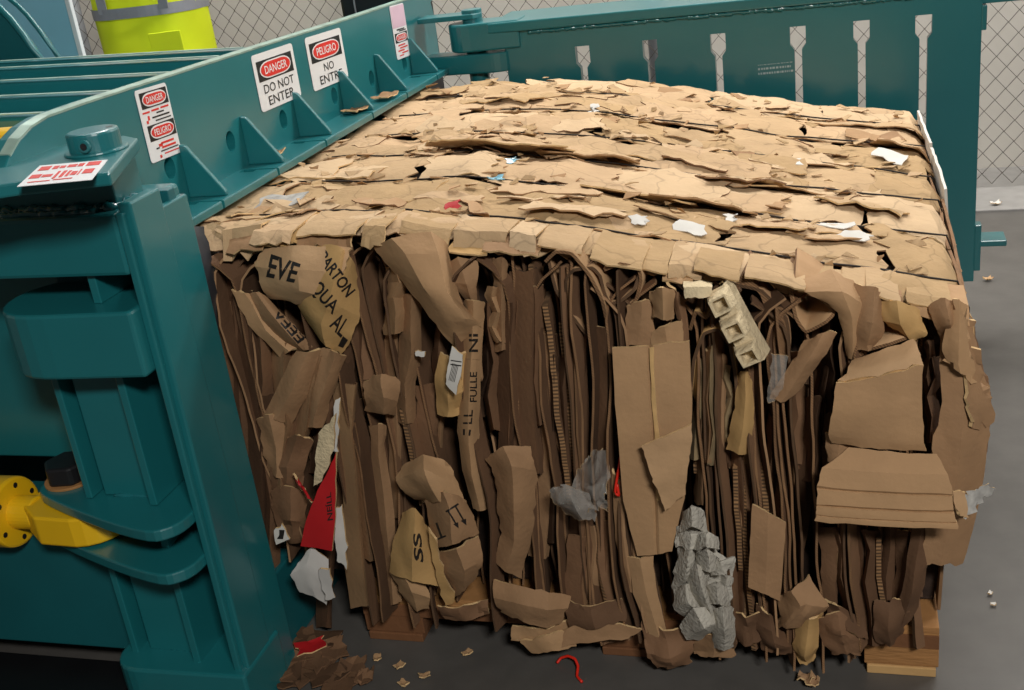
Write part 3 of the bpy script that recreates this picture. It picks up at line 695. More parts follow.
print_on(lt, [('NI', (478, 352), (478, 334), (469, 334), (469, 352), .04), ('FULLE', (477, 402), (477, 372), (470, 372), (470, 402), .03), ('LL', (472, 424), (473, 410), (464, 410), (463, 424), .02)])
print_on(lt, [([[(0, .46), (1, .46), (1, .54), (0, .54)]], (466, 360), (480, 361), (480, 359), (466, 358)), ([[(0, 0), (.2, 0), (.2, 1), (0, 1)], [(.6, 0), (.8, 0), (.8, 1), (.6, 1)]], (463, 435), (472, 436), (473, 430), (463, 429))], name='printed_marks')
flap('crushed_carton', [[(404, 466, .06), (424, 456, .09), (448, 462, .07)], [(398, 480, .07), (424, 470, .13), (458, 484, .08)], [(408, 494, .06), (432, 488, .13), (466, 508, .08)], [(424, 502, .05), (440, 502, .12), (474, 520, .07)]], C[1], bale, 5, True, True, .005, .003, .006, 'crushed rounded carton top')
ca = flap('arrow_carton', [[(426, 500, .075), (444, 490, .125), (464, 500, .085)], [(430, 520, .08), (450, 512, .13), (474, 520, .085)], [(434, 548, .07), (452, 544, .125), (478, 534, .075)]], C[2], bale, 5, True, True, .003, .003, .006, 'crushed carton printed with two arrows')
AR = [[(.10, .92), (1, .92), (1, 1), (.10, 1)], [(.20, .25), (.30, .25), (.30, .92), (.20, .92)], [(.10, .28), (.25, 0), (.42, .28)], [(.72, .25), (.82, .25), (.82, .92), (.72, .92)], [(.60, .28), (.77, 0), (.95, .28)]]
AR2 = [[(0, .05), (.6, .05), (.6, .15), (0, .15)], [(.24, .15), (.38, .15), (.38, 1), (.24, 1)]]
print_on(ca, [(AR, (455, 530), (470, 524), (458, 503), (444, 512)), (AR2, (438, 541), (452, 535), (446, 520), (432, 524))], name='printed_arrow')
flap('crushed_carton', [[(436, 552, .06), (456, 548, .10), (478, 536, .06)], [(444, 572, .06), (464, 570, .10), (482, 560, .06)], [(456, 598, .04), (464, 590, .07), (474, 578, .05)]], C[2], bale, 4, False, True, .004, .003, .006)
cs_ = flap('crushed_carton', [[(404, 512, .06), (416, 508, .085), (428, 530, .05)], [(394, 544, .07), (414, 540, .11), (436, 556, .06)], [(390, 570, .06), (412, 580, .10), (440, 586, .06)]], C[5], bale, 5, True, True, .004, .003, .006, 'golden triangular carton fold with black S letters')
print_on(cs_, [('SS', (424, 563), (421, 533), (413, 533), (414, 560), .06)])
flap('carton_strip', [[(428, 528, .10), (436, 540, .10)], [(432, 560, .09), (440, 560, .09)], [(440, 590, .07), (450, 586, .07)], [(446, 606, .05), (456, 600, .05)]], C[5], bale, 4, True, False)
flap('crushed_carton', [[(390, 572, .06), (404, 574, .085), (424, 584, .06)], [(400, 590, .055), (412, 592, .08), (430, 598, .06)], [(410, 606, .03), (418, 610, .05), (428, 608, .04)]], C[1], bale)
flap('folded_flap', [[(486, 458, .04), (504, 448, .07), (530, 446, .05)], [(494, 470, .05), (512, 466, .10), (536, 470, .06)], [(498, 505, .05), (514, 506, .09), (534, 510, .05)], [(502, 532, .04), (514, 540, .07), (530, 544, .04)], [(496, 560, .03), (506, 570, .05), (520, 578, .03)]], C[2], bale, 5, True, True, .003, .003, .006, 'smooth folded flap with rounded back')
flap('carton_tray', [[(494, 580, .07), (520, 586, .09), (548, 592, .09), (570, 596, .06)], [(496, 596, .08), (522, 604, .11), (548, 609, .11), (566, 608, .08)], [(502, 612, .07), (524, 621, .10), (546, 626, .09), (560, 622, .07)]], C[2], bale, 4, True, True, .003, .003, .006, 'bent carton edge bulging out at the foot of the bale')
flap('carton_tray', [[(512, 626, .06), (540, 628, .07), (570, 618, .05)], [(512, 640, .06), (538, 642, .07), (566, 640, .05)]], C[1], bale, 5)
flap('torn_board', [[(560, 630, .06), (590, 622, .07), (640, 628, .05)], [(540, 646, .06), (580, 644, .07), (628, 640, .06)]], C[2], bale, 5, True, True, .006)
flap('torn_board', [[(520, 640, .07), (548, 634, .08), (574, 628, .06)], [(530, 652, .07), (552, 650, .08), (576, 646, .06)]], C[1], bale, 5, True, True, .006)
# rolled boards at the top edge, open ends to the viewer
def roll(pts, back, m, lab=None, nm='rolled_board'):
    """a board bent along the pixel line pts (px, py, d), running back from the face"""
    P = refine([ony(a, b, FY - d) for a, b, d in pts], 4, True)
    G = [[p + Vector((.01 * s * back[0], s * back[1], s * back[2])) for s in (0, .33, .66, 1)] for p in P]
    bm = sheet_bm(G, .006, True); link(nm, bm, [m, random.choice((EDGE, EDGE, EDGE2))], bale, label=lab)
roll([(548, 258, .01), (556, 290, .02), (572, 316, .03), (592, 342, .02)], (0, .14, .01), C[2])
roll([(545, 262, .03), (556, 252, .04), (572, 254, .05), (590, 276, .06), (602, 300, .06), (606, 318, .04)], (0, .13, -.012), C[1], 'board rolled over the top edge')
roll([(566, 292, .03), (567, 278, .04), (574, 270, .05), (592, 268, .05), (600, 276, .05), (604, 292, .05), (610, 304, .05), (622, 300, .05), (634, 290, .05), (640, 272, .04), (636, 264, .03)], (0, .14, -.012), C[1], 'board bent into a U at the top edge')
roll([(604, 270, .04), (620, 264, .05), (638, 268, .05), (641, 280, .05), (636, 300, .04), (622, 312, .03)], (0, .12, -.01), C[0])
roll([(690, 330, .03), (696, 312, .05), (706, 318, .05), (716, 306, .05), (724, 320, .05), (732, 344, .04)], (0, .12, 0), C[5])
roll([(690, 400, .03), (694, 360, .05), (704, 334, .06), (718, 330, .065), (730, 346, .06), (736, 380, .05), (738, 420, .04)], (0, .12, 0), C[5], 'golden board arched over grey corrugated strips')
for k_, (px, a, b) in enumerate([(699, 356, 462), (706, 346, 464), (713, 345, 470), (720, 350, 466), (727, 362, 440)]):
    leaf(px, a, b, 9, .045, [STRIPB, C[2], STRIPB, C[2], STRIPB][k_], -1, .01, 'grey brown corrugated strip under the arch' if k_ in (0, 2, 4) else None, 'corrugated_strip')
flap('strip_board', [[(738, 372, .05), (745, 372, .065), (750, 376, .05)], [(737, 400, .05), (745, 402, .07), (752, 402, .05)], [(730, 428, .05), (742, 430, .07), (751, 430, .05)], [(728, 448, .04), (738, 452, .055), (748, 454, .04)]], C[5], bale, 4)
# big upright panels in the middle
flap('carton_panel', [[(628, 305, .05), (642, 300, .06), (652, 296, .05)], [(626, 345, .05), (640, 346, .055), (655, 346, .05)]], C[2], bale, 6, False, False)
flap('carton_panel', [[(650, 292, .06), (662, 288, .085), (673, 290, .06)], [(655, 316, .06), (664, 320, .085), (673, 318, .06)]], C[1], bale, 6)
flap('carton_panel', [[(652, 330, .055), (664, 324, .065), (682, 320, .06)], [(652, 346, .055), (668, 346, .065), (684, 346, .06)]], C[1], bale, 6, False, False)
flap('carton_panel', [[(668, 282, .05), (676, 292, .06), (683, 300, .045)], [(678, 318, .05), (682, 322, .055), (687, 330, .045)], [(684, 380, .04), (688, 384, .045), (692, 390, .04)]], C[3], bale, 5)
pb = flap('carton_panel', [[(612, 348, .085), (646, 346, .080), (649, 346, .072), (652, 345, .080), (690, 341, .075)], [(617, 420, .085), (650, 420, .080), (653, 420, .072), (656, 420, .080), (692, 418, .075)], [(623, 500, .075), (652, 500, .072), (655, 500, .065), (658, 500, .072), (684, 498, .065)], [(637, 555, .065), (654, 554, .062), (657, 554, .058), (660, 553, .062), (672, 551, .06)]], C[1], bale, 4, False, False, .002, .0015, .006, 'large upright creased panel in the middle of the face', EDGE3)
flap('torn_crease', [[(649, 348, .082), (653, 347, .084)], [(652, 400, .082), (656, 400, .084)], [(655, 450, .08), (659, 450, .082)], [(657, 500, .076), (660, 500, .078)]], PALE, bale, 3, False, False, .002, .002, .002, 'pale torn crease line down the large panel')
flap('carton_flap', [[(642, 446, .11), (664, 436, .11), (692, 424, .10)], [(650, 470, .11), (668, 462, .105), (690, 452, .10)], [(656, 488, .105), (672, 480, .10), (687, 472, .095)], [(664, 510, .095), (674, 502, .09), (684, 494, .085)]], C[0], bale, 5, False, False, .002, .002, .005, 'lighter loose flap lying over the large panel')
flap('carton_strip', [[(627, 556, .05), (640, 558, .06), (652, 552, .05)], [(634, 592, .055), (646, 592, .065), (656, 588, .05)], [(650, 634, .06), (658, 634, .065), (666, 632, .05)], [(656, 658, .055), (662, 660, .06), (668, 657, .05)]], C[1], bale, 5, False, True, .002, .002, .005, 'narrow upright strip below the large panel')
flap('carton_strip', [[(612, 470, .04), (620, 480, .05), (628, 490, .045)], [(616, 540, .045), (624, 545, .055), (632, 550, .045)], [(624, 590, .04), (632, 592, .05), (640, 594, .04)]], C[2], bale, 5)
flap('carton_panel', [[(752, 504, .065), (768, 512, .07), (786, 522, .06)], [(750, 550, .07), (767, 556, .075), (783, 560, .065)], [(748, 586, .07), (765, 594, .075), (780, 601, .065)]], C[2], bale, 5, False, False, .0015, .001, .005, 'flat pinkish brown panel low on the face')
flap('crumpled_board', [[(778, 600, .05), (792, 590, .08), (808, 578, .06)], [(782, 616, .06), (800, 606, .10), (828, 604, .06)], [(776, 630, .05), (786, 628, .08), (806, 622, .05)]], C[2], bale, 5, True, True, .01)
flap('crumpled_board', [[(796, 622, .05), (808, 616, .07), (822, 612, .05)], [(794, 650, .05), (804, 655, .07), (816, 645, .05)], [(800, 662, .04), (806, 666, .05), (812, 662, .04)]], C[5], bale, 4, True, True, .01)
flap('crumpled_board', [[(756, 604, .04), (768, 614, .06), (782, 628, .04)], [(758, 632, .05), (774, 642, .07), (792, 648, .05)], [(762, 648, .04), (778, 654, .05), (792, 652, .04)]], C[4], bale, 5, True, True, .008)
flap('crumpled_board', [[(826, 600, .04), (840, 606, .06), (862, 620, .04)], [(830, 624, .05), (848, 632, .07), (866, 640, .05)]], C[4], bale, 5, True, True, .01)
for rows, mi in [([[(640, 622, .05), (664, 630, .07), (690, 618, .05)], [(648, 648, .06), (672, 655, .08), (694, 646, .06)], [(660, 664, .05), (676, 666, .06), (690, 660, .05)]], 3), ([[(690, 640, .05), (712, 634, .08), (736, 642, .05)], [(694, 656, .05), (712, 660, .07), (732, 656, .05)]], 2), ([[(816, 618, .05), (838, 612, .07), (858, 626, .05)], [(822, 640, .05), (842, 636, .08), (862, 648, .05)], [(832, 652, .04), (846, 655, .06), (860, 658, .04)]], 3),
    ([[(566, 600, .05), (590, 606, .07), (622, 600, .05)], [(572, 624, .06), (596, 628, .08), (626, 622, .06)]], 4), ([[(440, 604, .04), (460, 606, .06), (486, 600, .04)], [(446, 618, .04), (464, 622, .055), (488, 614, .04)]], 3), ([[(736, 612, .05), (748, 616, .06), (762, 610, .05)], [(738, 640, .05), (750, 646, .07), (764, 640, .05)]], 4), ([[(876, 600, .05), (890, 604, .06), (906, 596, .05)], [(872, 628, .05), (888, 632, .07), (908, 618, .05)], [(880, 644, .04), (890, 648, .05), (900, 636, .04)]], 4)]:
    flap('crumpled_board', rows, C[mi], bale, 5, True, True, .011, .004, .004)
# right hand end
flap('diagonal_panel', [[(806, 342, .05), (824, 333, .07), (838, 332, .06)], [(790, 366, .06), (806, 364, .075), (826, 352, .06)], [(770, 398, .05), (782, 402, .06), (800, 388, .05)]], C[2], bale, 5, True, True, .003, .003, .005, 'board slanting down to the left')
roll([(790, 288, .03), (796, 318, .04), (806, 332, .05), (826, 322, .06), (834, 312, .05), (814, 294, .04), (794, 282, .04)], (0, .12, .02), C[1], 'board folded over the right end of the top edge')
flap('top_fold', [[(792, 284, .03), (830, 270, .02), (862, 290, .02)], [(806, 292, .06), (842, 292, .075), (864, 306, .05)], [(838, 310, .06), (852, 316, .07), (862, 320, .05)], [(846, 356, .04), (852, 358, .05), (858, 358, .04)]], C[1], bale, 5, True, True, .003)
flap('top_fold', [[(850, 284, .02), (874, 286, .05), (880, 296, .03)], [(856, 320, .06), (872, 322, .08), (884, 330, .05)], [(854, 348, .05), (866, 350, .065), (874, 346, .05)]], C[2], bale, 5)
flap('crumpled_board', [[(880, 302, .04), (898, 300, .06), (918, 310, .04)], [(884, 318, .05), (902, 326, .08), (926, 334, .05)], [(904, 334, .04), (912, 342, .05), (922, 338, .04)]], C[5], bale, 5, True, True, .012)
flap('crumpled_board', [[(930, 306, .03), (944, 298, .06), (958, 306, .03)], [(938, 330, .05), (950, 322, .07), (964, 324, .04)], [(944, 348, .04), (954, 352, .05), (964, 346, .04)]], C[2], bale, 5, True, True, .01)
roll([(853, 360, .04), (868, 350, .05), (890, 344, .06), (908, 338, .05), (916, 348, .04)], (0, .10, .01), C[0])
flap('carton_lid', [[(852, 362, .06), (880, 352, .07), (914, 340, .06)], [(848, 372, .09), (880, 366, .10), (921, 354, .09)], [(838, 382, .105), (878, 376, .11), (922, 365, .105)]], C[0], bale, 5, True, True, .002, .002, .006, 'bright folded lid edge of the carton at the right')
flap('carton_side', [[(836, 383, .11), (860, 380, .11), (898, 372, .11), (922, 364, .105)], [(832, 412, .11), (860, 412, .113), (898, 410, .113), (922, 408, .105)], [(829, 434, .10), (860, 438, .105), (896, 442, .105), (924, 444, .10)], [(832, 442, .09), (862, 446, .10), (898, 449, .10), (926, 450, .095)]], C[1], bale, 4, False, False, .0015, .0015, .006, 'flat carton side standing out at the right of the face')
flap('carton_side', [[(826, 434, .08), (840, 438, .09), (850, 446, .08)], [(828, 462, .08), (836, 464, .09), (846, 460, .08)]], C[2], bale, 4)
wf = []
for y, x0_, x1_, d in [(448, 850, 936, .10), (468, 822, 948, .125), (486, 818, 952, .134), (488, 818, 952, .128), (490, 818, 952, .135), (503, 817, 954, .140), (505, 817, 954, .133), (507, 817, 954, .141), (514, 816, 956, .142), (515, 816, 956, .137), (517, 816, 956, .143), (521, 815, 957, .143)]:
    wf.append([(x0_, y, d - .006), (x0_ + (x1_ - x0_) * .33, y + 3.5, d), (x0_ + (x1_ - x0_) * .7, y + 6, d), (x1_, y + 7, d - .008)])
flap('wide_flap', wf, C[1], bale, 3, False, False, .0012, .002, .006, 'wide creased flap sticking out low on the right of the face')
flap('end_carton', [[(946, 322, .03), (958, 318, .05), (972, 320, .02)], [(942, 350, .05), (960, 352, .06), (980, 356, .02)], [(940, 400, .06), (962, 402, .065), (988, 402, .02)], [(936, 450, .06), (960, 452, .065), (986, 446, .02)], [(926, 510, .06), (950, 514, .06), (976, 512, .02)], [(920, 560, .05), (940, 564, .05), (962, 562, .02)]], C[2], bale, 4, False, True, .004, .008, .008, 'tall torn carton board closing the right end')
flap('end_carton', [[(950, 302, .05), (958, 298, .06), (964, 312, .05)], [(946, 336, .07), (958, 338, .08), (970, 352, .06)], [(944, 366, .07), (958, 372, .08), (975, 386, .06)]], C[1], bale, 4, False, False, .004, .008, .006)
flap('end_carton', [[(962, 338, .065), (974, 346, .05)], [(964, 376, .07), (984, 384, .04)], [(966, 402, .07), (991, 398, .03)], [(966, 430, .065), (990, 424, .03)]], C[2], bale, 4, False, False, .004, .010, .006)
flap('end_carton', [[(970, 330, .03), (976, 338, .02)], [(978, 372, .03), (984, 376, .01)], [(980, 420, .03), (990, 392, .01)], [(976, 470, .02), (984, 466, .0)]], C[3], bale, 5, False, False, .004, .006, .006)
flap('end_carton', [[(914, 520, .05), (922, 522, .06), (926, 524, .05)], [(904, 590, .05), (912, 592, .06), (930, 556, .05)], [(892, 628, .03), (898, 632, .04), (918, 606, .03)]], C[4], bale, 4, False, True, .006)
for k_, (px, a, b) in enumerate([(858, 334, 350), (930, 340, 420), (934, 360, 440)]): leaf(px, a, b, 8, .02, C[4], 0, .01)
# stacked layers seen end-on under the top edge, right of the pulp tray
for k_ in range(5):
    P = [(736 + 2 * k_, 285 - 3 * k_, .02), (762, 292 - 1 + 1 * k_, .03), (786 - k_ * 3, 318 + 3 * k_, .035), (789 - 3 * k_, 345, .03), (786 - 4 * k_, 372 + 6 * k_, .02)]
    roll(P, (0, .12, 0), C[2 + k_ % 3], nm='bent_sheet')

# --- things caught in the bale
tag(flap('red_carton', [[(334, 462, .10), (337, 452, .10)], [(318, 490, .105), (336, 490, .105)], [(306, 520, .105), (335, 524, .105)], [(301, 545, .10), (333, 550, .10)]], REDC, None, 4, False, False, .002, .001, .006), 'crushed red carton corner sticking out of the left half of the bale face', 'carton')
rc = bpy.data.objects['red_carton']
print_on(rc, [('NE\u00cdLL', (333, 520), (331, 492), (325, 494), (326, 521), .04)])
tag(flap('red_carton', [[(293, 473, .085), (300, 480, .09), (306, 490, .085)], [(302, 486, .085), (310, 498, .09), (312, 502, .085)]], REDC, None, 4), 'bit of red carton poking out left of the larger red carton corner', 'carton')
tag(flap('tan_board', [[(320, 432, .10), (336, 414, .11)], [(316, 460, .105), (334, 450, .11)], [(314, 486, .10), (322, 480, .10)]], PULP, None, 5, False, False, .003), 'pale tan board strip standing above the red carton corner', 'board')
tag(flap('white_sheet', [[(334, 400, .08), (340, 398, .08)], [(334, 430, .08), (339, 430, .08)], [(333, 452, .075), (337, 452, .075)]], WPAP, None, 4), 'thin white sheet edge above the red carton corner', 'sheet')
tag(flap('white_board_strip', [[(336, 508, .085), (342, 504, .085)], [(334, 540, .09), (346, 540, .09)], [(338, 560, .085), (347, 570, .085)]], WPAP, None, 5, False, False, .002), 'white panel strip right of the red carton corner', 'board')
tag(flap('white_box', [[(304, 556, .09), (312, 546, .085), (328, 560, .08)], [(290, 574, .10), (306, 566, .10), (330, 584, .09)], [(300, 590, .09), (316, 598, .095), (326, 604, .085)]], WBOX, None, 5, False, False, .003, .002, .006), 'crushed white box at the lower left corner of the bale', 'box')
tag(flap('white_box', [[(318, 570, .105), (330, 568, .105)], [(326, 600, .105), (335, 598, .10)]], WBOX, None, 5, False, False, .002), 'narrow white box end right of the crushed white box at the foot of the bale', 'box')
st = tag(flap('white_tag', [[(274, 530, .105), (282, 524, .105)], [(276, 544, .10), (290, 538, .10)]], WPAP, None, 4, False, False, .001), 'small white tag with a black mark left of the red carton corner', 'tag')
print_on(st, [([[(0, .2), (.6, 0), (.5, .6), (1, .8), (.4, 1), (.3, .5)]], (277, 541), (287, 538), (284, 528), (276, 531))], name='printed_mark')
lb2 = tag(flap('white_label', [[(452, 346, .105), (463, 354, .105)], [(447, 372, .105), (462, 372, .105)], [(446, 384, .10), (456, 395, .10)]], WPAP, None, 5, False, True, .0015, .001, .003), 'white paper label with dark hatching on a board under the long folded flap', 'label')
print_on(lb2, [([[(.05 + .12 * q, 0), (.10 + .12 * q, 0), (.3 + .12 * q, 1), (.25 + .12 * q, 1)] for q in range(5)], (448, 380), (459, 384), (461, 366), (450, 362)), ([[(0, .45), (1, .35), (1, .42), (0, .52)], [(0, .7), (1, .6), (1, .66), (0, .76)]], (450, 372), (461, 372), (462, 356), (451, 356))], name='printed_lines')
tag(flap('white_scrap', [[(416, 352, .06), (426, 352, .06)], [(418, 358, .06), (424, 357, .06)]], WPAP, None, 3), 'small white scrap poking out left of the hatched white label', 'scrap')
# clear film
f1 = tag(flap('plastic_film', [[(585, 456, .05), (597, 450, .09), (606, 452, .06)], [(578, 472, .07), (594, 474, .11), (608, 478, .08)], [(572, 488, .08), (590, 492, .12), (610, 496, .08)], [(586, 506, .06), (600, 506, .10), (612, 504, .06)]], FILM, None, 7, True, True, .016, .006, .001), 'shiny clear plastic film wad caught between upright boards left of the large panel', 'plastic film')
tag(flap('plastic_film', [[(550, 488, .07), (566, 486, .10), (586, 496, .08)], [(556, 502, .08), (574, 504, .12), (594, 508, .08)], [(572, 518, .07), (582, 520, .10), (594, 520, .07)]], FILMW, None, 6, True, True, .008, .004, .001), 'cloudy white plastic sheet below the shiny clear film wad', 'plastic film')
tag(flap('plastic_film', [[(772, 352, .07), (786, 358, .07)], [(768, 380, .07), (782, 384, .07)], [(766, 404, .06), (776, 402, .06)]], FILM, None, 5, True, True, .004, .003, .001), 'clear plastic strip hanging beside the beige pulp tray', 'plastic film')
P = [ony(a, b, FY - d) for a, b, d in [(622, 446, .055), (620, 462, .06), (617, 478, .06), (615, 492, .065), (619, 496, .065), (617, 484, .06)]]
tag(tube('red_strap', refine(P, 4, True), .0028, REDP, n=6), 'red plastic strap hanging down left of the large upright panel', 'strap')
# beige moulded pulp tray hanging over the edge: arm of cups
def pulp_arm(name, line, w, m, label, cup=.03, n=4):
    root = empty(name, ony(line[0][0], line[0][1], FY - line[0][2]), label, 'packaging')
    P = refine([ony(a, b, FY - d) for a, b, d in line], 6, True)
    G = []
    for i, p in enumerate(P):
        t = (P[min(i + 1, len(P) - 1)] - P[max(i - 1, 0)]).normalized(); s = t.cross(Vector((0, -1, 0))).normalized()
        G.append([p + s * w * u + Vector((0, .035 * (1 if abs(u) > .95 else 0) - .004, 0)) for u in (-1, -.97, -.6, 0, .6, .97, 1)])
    link('spine', sheet_bm(G, .005), [m, m], root, smooth=False)
    for k in range(n):
        i = int((k + .5) / n * (len(P) - 1)); p = P[i]; t = (P[min(i + 2, len(P) - 1)] - P[max(i - 2, 0)]).normalized(); s = t.cross(Vector((0, -1, 0))).normalized()
        bm = bmesh.new(); h = .032; L_ = cup
        ring = lambda e, dy: [p + s * w * .92 * a * e + t * L_ * b * e + Vector((0, dy, 0)) for a, b in ((-1, -1), (1, -1), (1, 1), (-1, 1))]
        r0, r1, r2, r3 = ring(1, 0), ring(.78, -h), ring(.55, -h), ring(.45, -h * .25)
        V_ = [[bm.verts.new(q) for q in r] for r in (r0, r1, r2, r3)]
        for a in range(3):
            for q in range(4): bm.faces.new((V_[a][q], V_[a][(q + 1) % 4], V_[a + 1][(q + 1) % 4], V_[a + 1][q]))
        bm.faces.new(V_[3]); bmesh.ops.recalc_face_normals(bm, faces=bm.faces); bevel(bm, .004, 2); link('cup', bm, m, root)
    return root
pulp_arm('pulp_tray', [(716, 288, .07), (728, 312, .085), (742, 338, .09), (756, 362, .085)], .024, PULP, 'beige moulded pulp tray strip hanging over the top edge of the bale', .020, 3)
tag(flap('pulp_tray', [[(685, 283, .05), (700, 282, .06), (712, 284, .05)], [(685, 288, .085), (700, 288, .09), (712, 288, .085)], [(686, 298, .09), (700, 298, .095), (711, 297, .09)]], PULP, None, 4, True, True, .003, .002, .006), 'beige pulp block end at the top edge left of the hanging pulp strip', 'packaging')
# grey egg-tray pulp, crushed
g = empty('pulp_tray', ony(705, 580, FY - .06), 'crushed grey moulded pulp tray low in the face right of the large upright panel', 'packaging')
for rows in [[[(684, 512, .07), (692, 506, .10), (701, 510, .07)], [(682, 530, .08), (692, 524, .11), (700, 528, .08)]], [[(678, 528, .06), (692, 534, .09), (704, 530, .06)], [(680, 546, .07), (690, 548, .10), (706, 548, .07)]],
    [[(696, 540, .08), (706, 534, .11), (716, 538, .08)], [(694, 550, .09), (706, 548, .13), (716, 548, .09)]], [[(682, 546, .06), (690, 546, .09), (698, 548, .06)], [(677, 572, .07), (686, 574, .10), (696, 566, .07)], [(676, 584, .05), (682, 586, .07), (688, 580, .05)]],
    [[(698, 554, .09), (708, 550, .12), (716, 560, .09)], [(698, 566, .09), (710, 570, .12), (718, 566, .09)]], [[(710, 568, .09), (720, 562, .11), (732, 558, .09)], [(714, 574, .09), (722, 572, .11), (732, 566, .09)]],
    [[(690, 574, .08), (698, 568, .11), (708, 574, .08)], [(692, 592, .09), (702, 590, .13), (706, 590, .09)], [(704, 610, .08), (712, 616, .10), (716, 612, .08)]], [[(678, 592, .07), (686, 586, .10), (694, 590, .07)], [(678, 608, .08), (688, 602, .12), (700, 606, .08)], [(690, 618, .07), (700, 612, .10), (708, 616, .07)]],
    [[(706, 590, .09), (716, 584, .12), (726, 590, .08)], [(708, 604, .09), (718, 602, .12), (727, 606, .08)]], [[(684, 626, .08), (696, 610, .12), (714, 612, .09)], [(690, 636, .08), (704, 628, .13), (718, 622, .09)], [(700, 637, .06), (710, 632, .08), (716, 630, .06)]],
    [[(714, 612, .09), (722, 610, .12), (731, 612, .08)], [(714, 628, .09), (724, 628, .13), (732, 630, .08)], [(716, 644, .07), (724, 646, .09), (731, 643, .07)]], [[(718, 570, .06), (726, 574, .08), (732, 578, .06)], [(718, 584, .06), (726, 586, .08), (731, 584, .06)]]]:
    mx_ = sum(q[0] for r in rows for q in r) / sum(len(r) for r in rows); my_ = sum(q[1] for r in rows for q in r) / sum(len(r) for r in rows)
    rows = [[(mx_ + (q[0] - mx_) * 1.22, my_ + (q[1] - my_) * 1.18, q[2]) for q in r] for r in rows]
    flap('crushed_cup', rows, PULPG, g, 4, True, True, .005, .003, .005, None, PULPG)
flap('tray_base', [[(684, 512, .06), (692, 508, .07), (701, 512, .06)], [(680, 540, .06), (698, 540, .075), (714, 545, .06)], [(677, 575, .06), (705, 570, .08), (732, 566, .06)], [(680, 605, .06), (706, 605, .08), (730, 605, .06)], [(696, 632, .06), (714, 636, .07), (731, 640, .06)]], PULPG, g, 4, True, True, .008, .004, .005, None, PULPG)
# torn tape at the right end
tag(flap('torn_tape', [[(952, 492, .10), (964, 492, .09)], [(958, 516, .10), (966, 518, .09)]], CB[0], None, 5, True, True, .004), 'torn tan board end where the wide flap meets the tape', 'tape')
tag(flap('torn_tape', [[(962, 496, .09), (974, 490, .07), (986, 484, .05), (997, 488, .04)], [(964, 518, .09), (976, 508, .07), (986, 498, .05), (993, 496, .04)]], GPAP, None, 5, True, True, .008, .006, .001), 'torn grey tape end sticking out past the right side of the bale', 'tape')

# ================================================================ top of the bale: crushed layers between the wires
WY = [2.05, 2.30, 2.53, 2.75, 3.01, 3.25]
def ztop(x, y):
    r = 0
    yy = [1.93] + WY + [3.44]
    for a, b in zip(yy[:-1], yy[1:]):
        if a <= y <= b: t = (y - a) / (b - a); r = .016 * (1 - abs(2 * t - 1) ** 3); break
    edge = min(1, max(0, (y - 1.91) / .09))
    return zt(x) - .012 + r + .010 * N3(x * 3.1, y * 3.3, 4) + .006 * N3(x * 9, y * 9) - (1 - edge) ** 2 * .02
NT = 0
def top_piece(cx_, cy_, sx, sy, rot, m, lift, tilt=(0, 0), curl=0, jag=.008, th=.003, name='torn_board', parent=bale, seed=0, label=None, drop=0, edge=None):
    n, mm = max(4, int(sx / .016)), max(3, int(sy / .020)); G = []
    ca_, sa_ = math.cos(rot), math.sin(rot)
    kx, ka = U(-.35, .35), U(-.4, .4)                                # a crease across the piece
    kh = U(-.012, .012) * min(1, sx / .15)
    sk_ = U(-.25, .25) * sy                                           # torn ends run askew
    for i in range(n + 1):
        r_ = []
        for j in range(mm + 1):
            u, v = i / n - .5, j / mm - .5
            lx, ly = u * sx + sk_ * v, v * sy
            if i in (0, n): lx += (N3(seed * 5.1, j * .9 + i) * 1.6 + N3(seed, j * 2.3 + i)) * jag * 1.7
            if j in (0, mm): ly += (N3(seed * 3.7, i * .45 + j * 2) * 1.8 + N3(seed * 1.7, i * 1.7 + j)) * jag
            x = cx_ + lx * ca_ - ly * sa_; y = cy_ + lx * sa_ + ly * ca_
            f = u - kx - ka * v
            z = ztop(max(-1.30, min(.2, x)), max(1.93, min(3.43, y))) + lift + tilt[0] * u + tilt[1] * v + kh * (1 - min(1, abs(f) * 3)) + .007 * (abs(N3(x * 13 + seed, y * 13)) - .25) + .005 * (abs(N3(x * 31 + seed, y * 31)) - .25) + curl * max(0, abs(u) * 2 - .6) ** 2
            if y < 1.925: z -= (1.925 - y) * 1.2 * drop
            if y > 3.42: z -= (y - 3.42) * .9
            if x > .17: z -= (x - .17) * 1.4
            r_.append(Vector((x, y, z)))
        G.append(r_)
    return link(name, sheet_bm(G, th), [m, edge or random.choice((EDGE3, CB[1], CB[2], CB[3]))], parent, label=label)  # darker edge colours stand in for shadow lines along the torn pieces
yy = [1.925] + WY + [3.43]
for r, (a, b) in enumerate(zip(yy[:-1], yy[1:])):
    x = -1.30 + U(-.02, .02)
    while x < .14:
        L_ = U(.12, .34)
        if x + L_ > .12: L_ = .190 - x
        NT += 1
        top_piece(x + L_ / 2 - .003, (a + b) / 2 + U(-.006, .006), L_ - U(-.020, .004), (b - a) - U(-.004, .018), U(-.04, .04), random.choice(TOPS), U(.0, .004), (U(-.008, .010), U(-.010, .010)), U(0, .003), .009, .003, seed=NT * 1.37, drop=1)
        x += L_
rr = random.Random(8)
mass = bmesh.new()
for i in range(58):
    x, y = rr.uniform(-1.26, .10), rr.choice([rr.uniform(1.98, 3.36), rr.choice(WY) + rr.gauss(0, .03)]); NT += 1
    s = rr.uniform(.05, .17)
    top_piece(x, y, s * rr.uniform(1.0, 2.3), s * rr.uniform(.35, .8), rr.gauss(0, .25), rr.choice(TOPS), rr.uniform(.004, .010), (rr.uniform(-.010, .012), rr.uniform(-.010, .016)), rr.uniform(-.002, .006), .011, .003, 'torn_board' if i < 44 else 'board_scrap', seed=NT * 1.91)
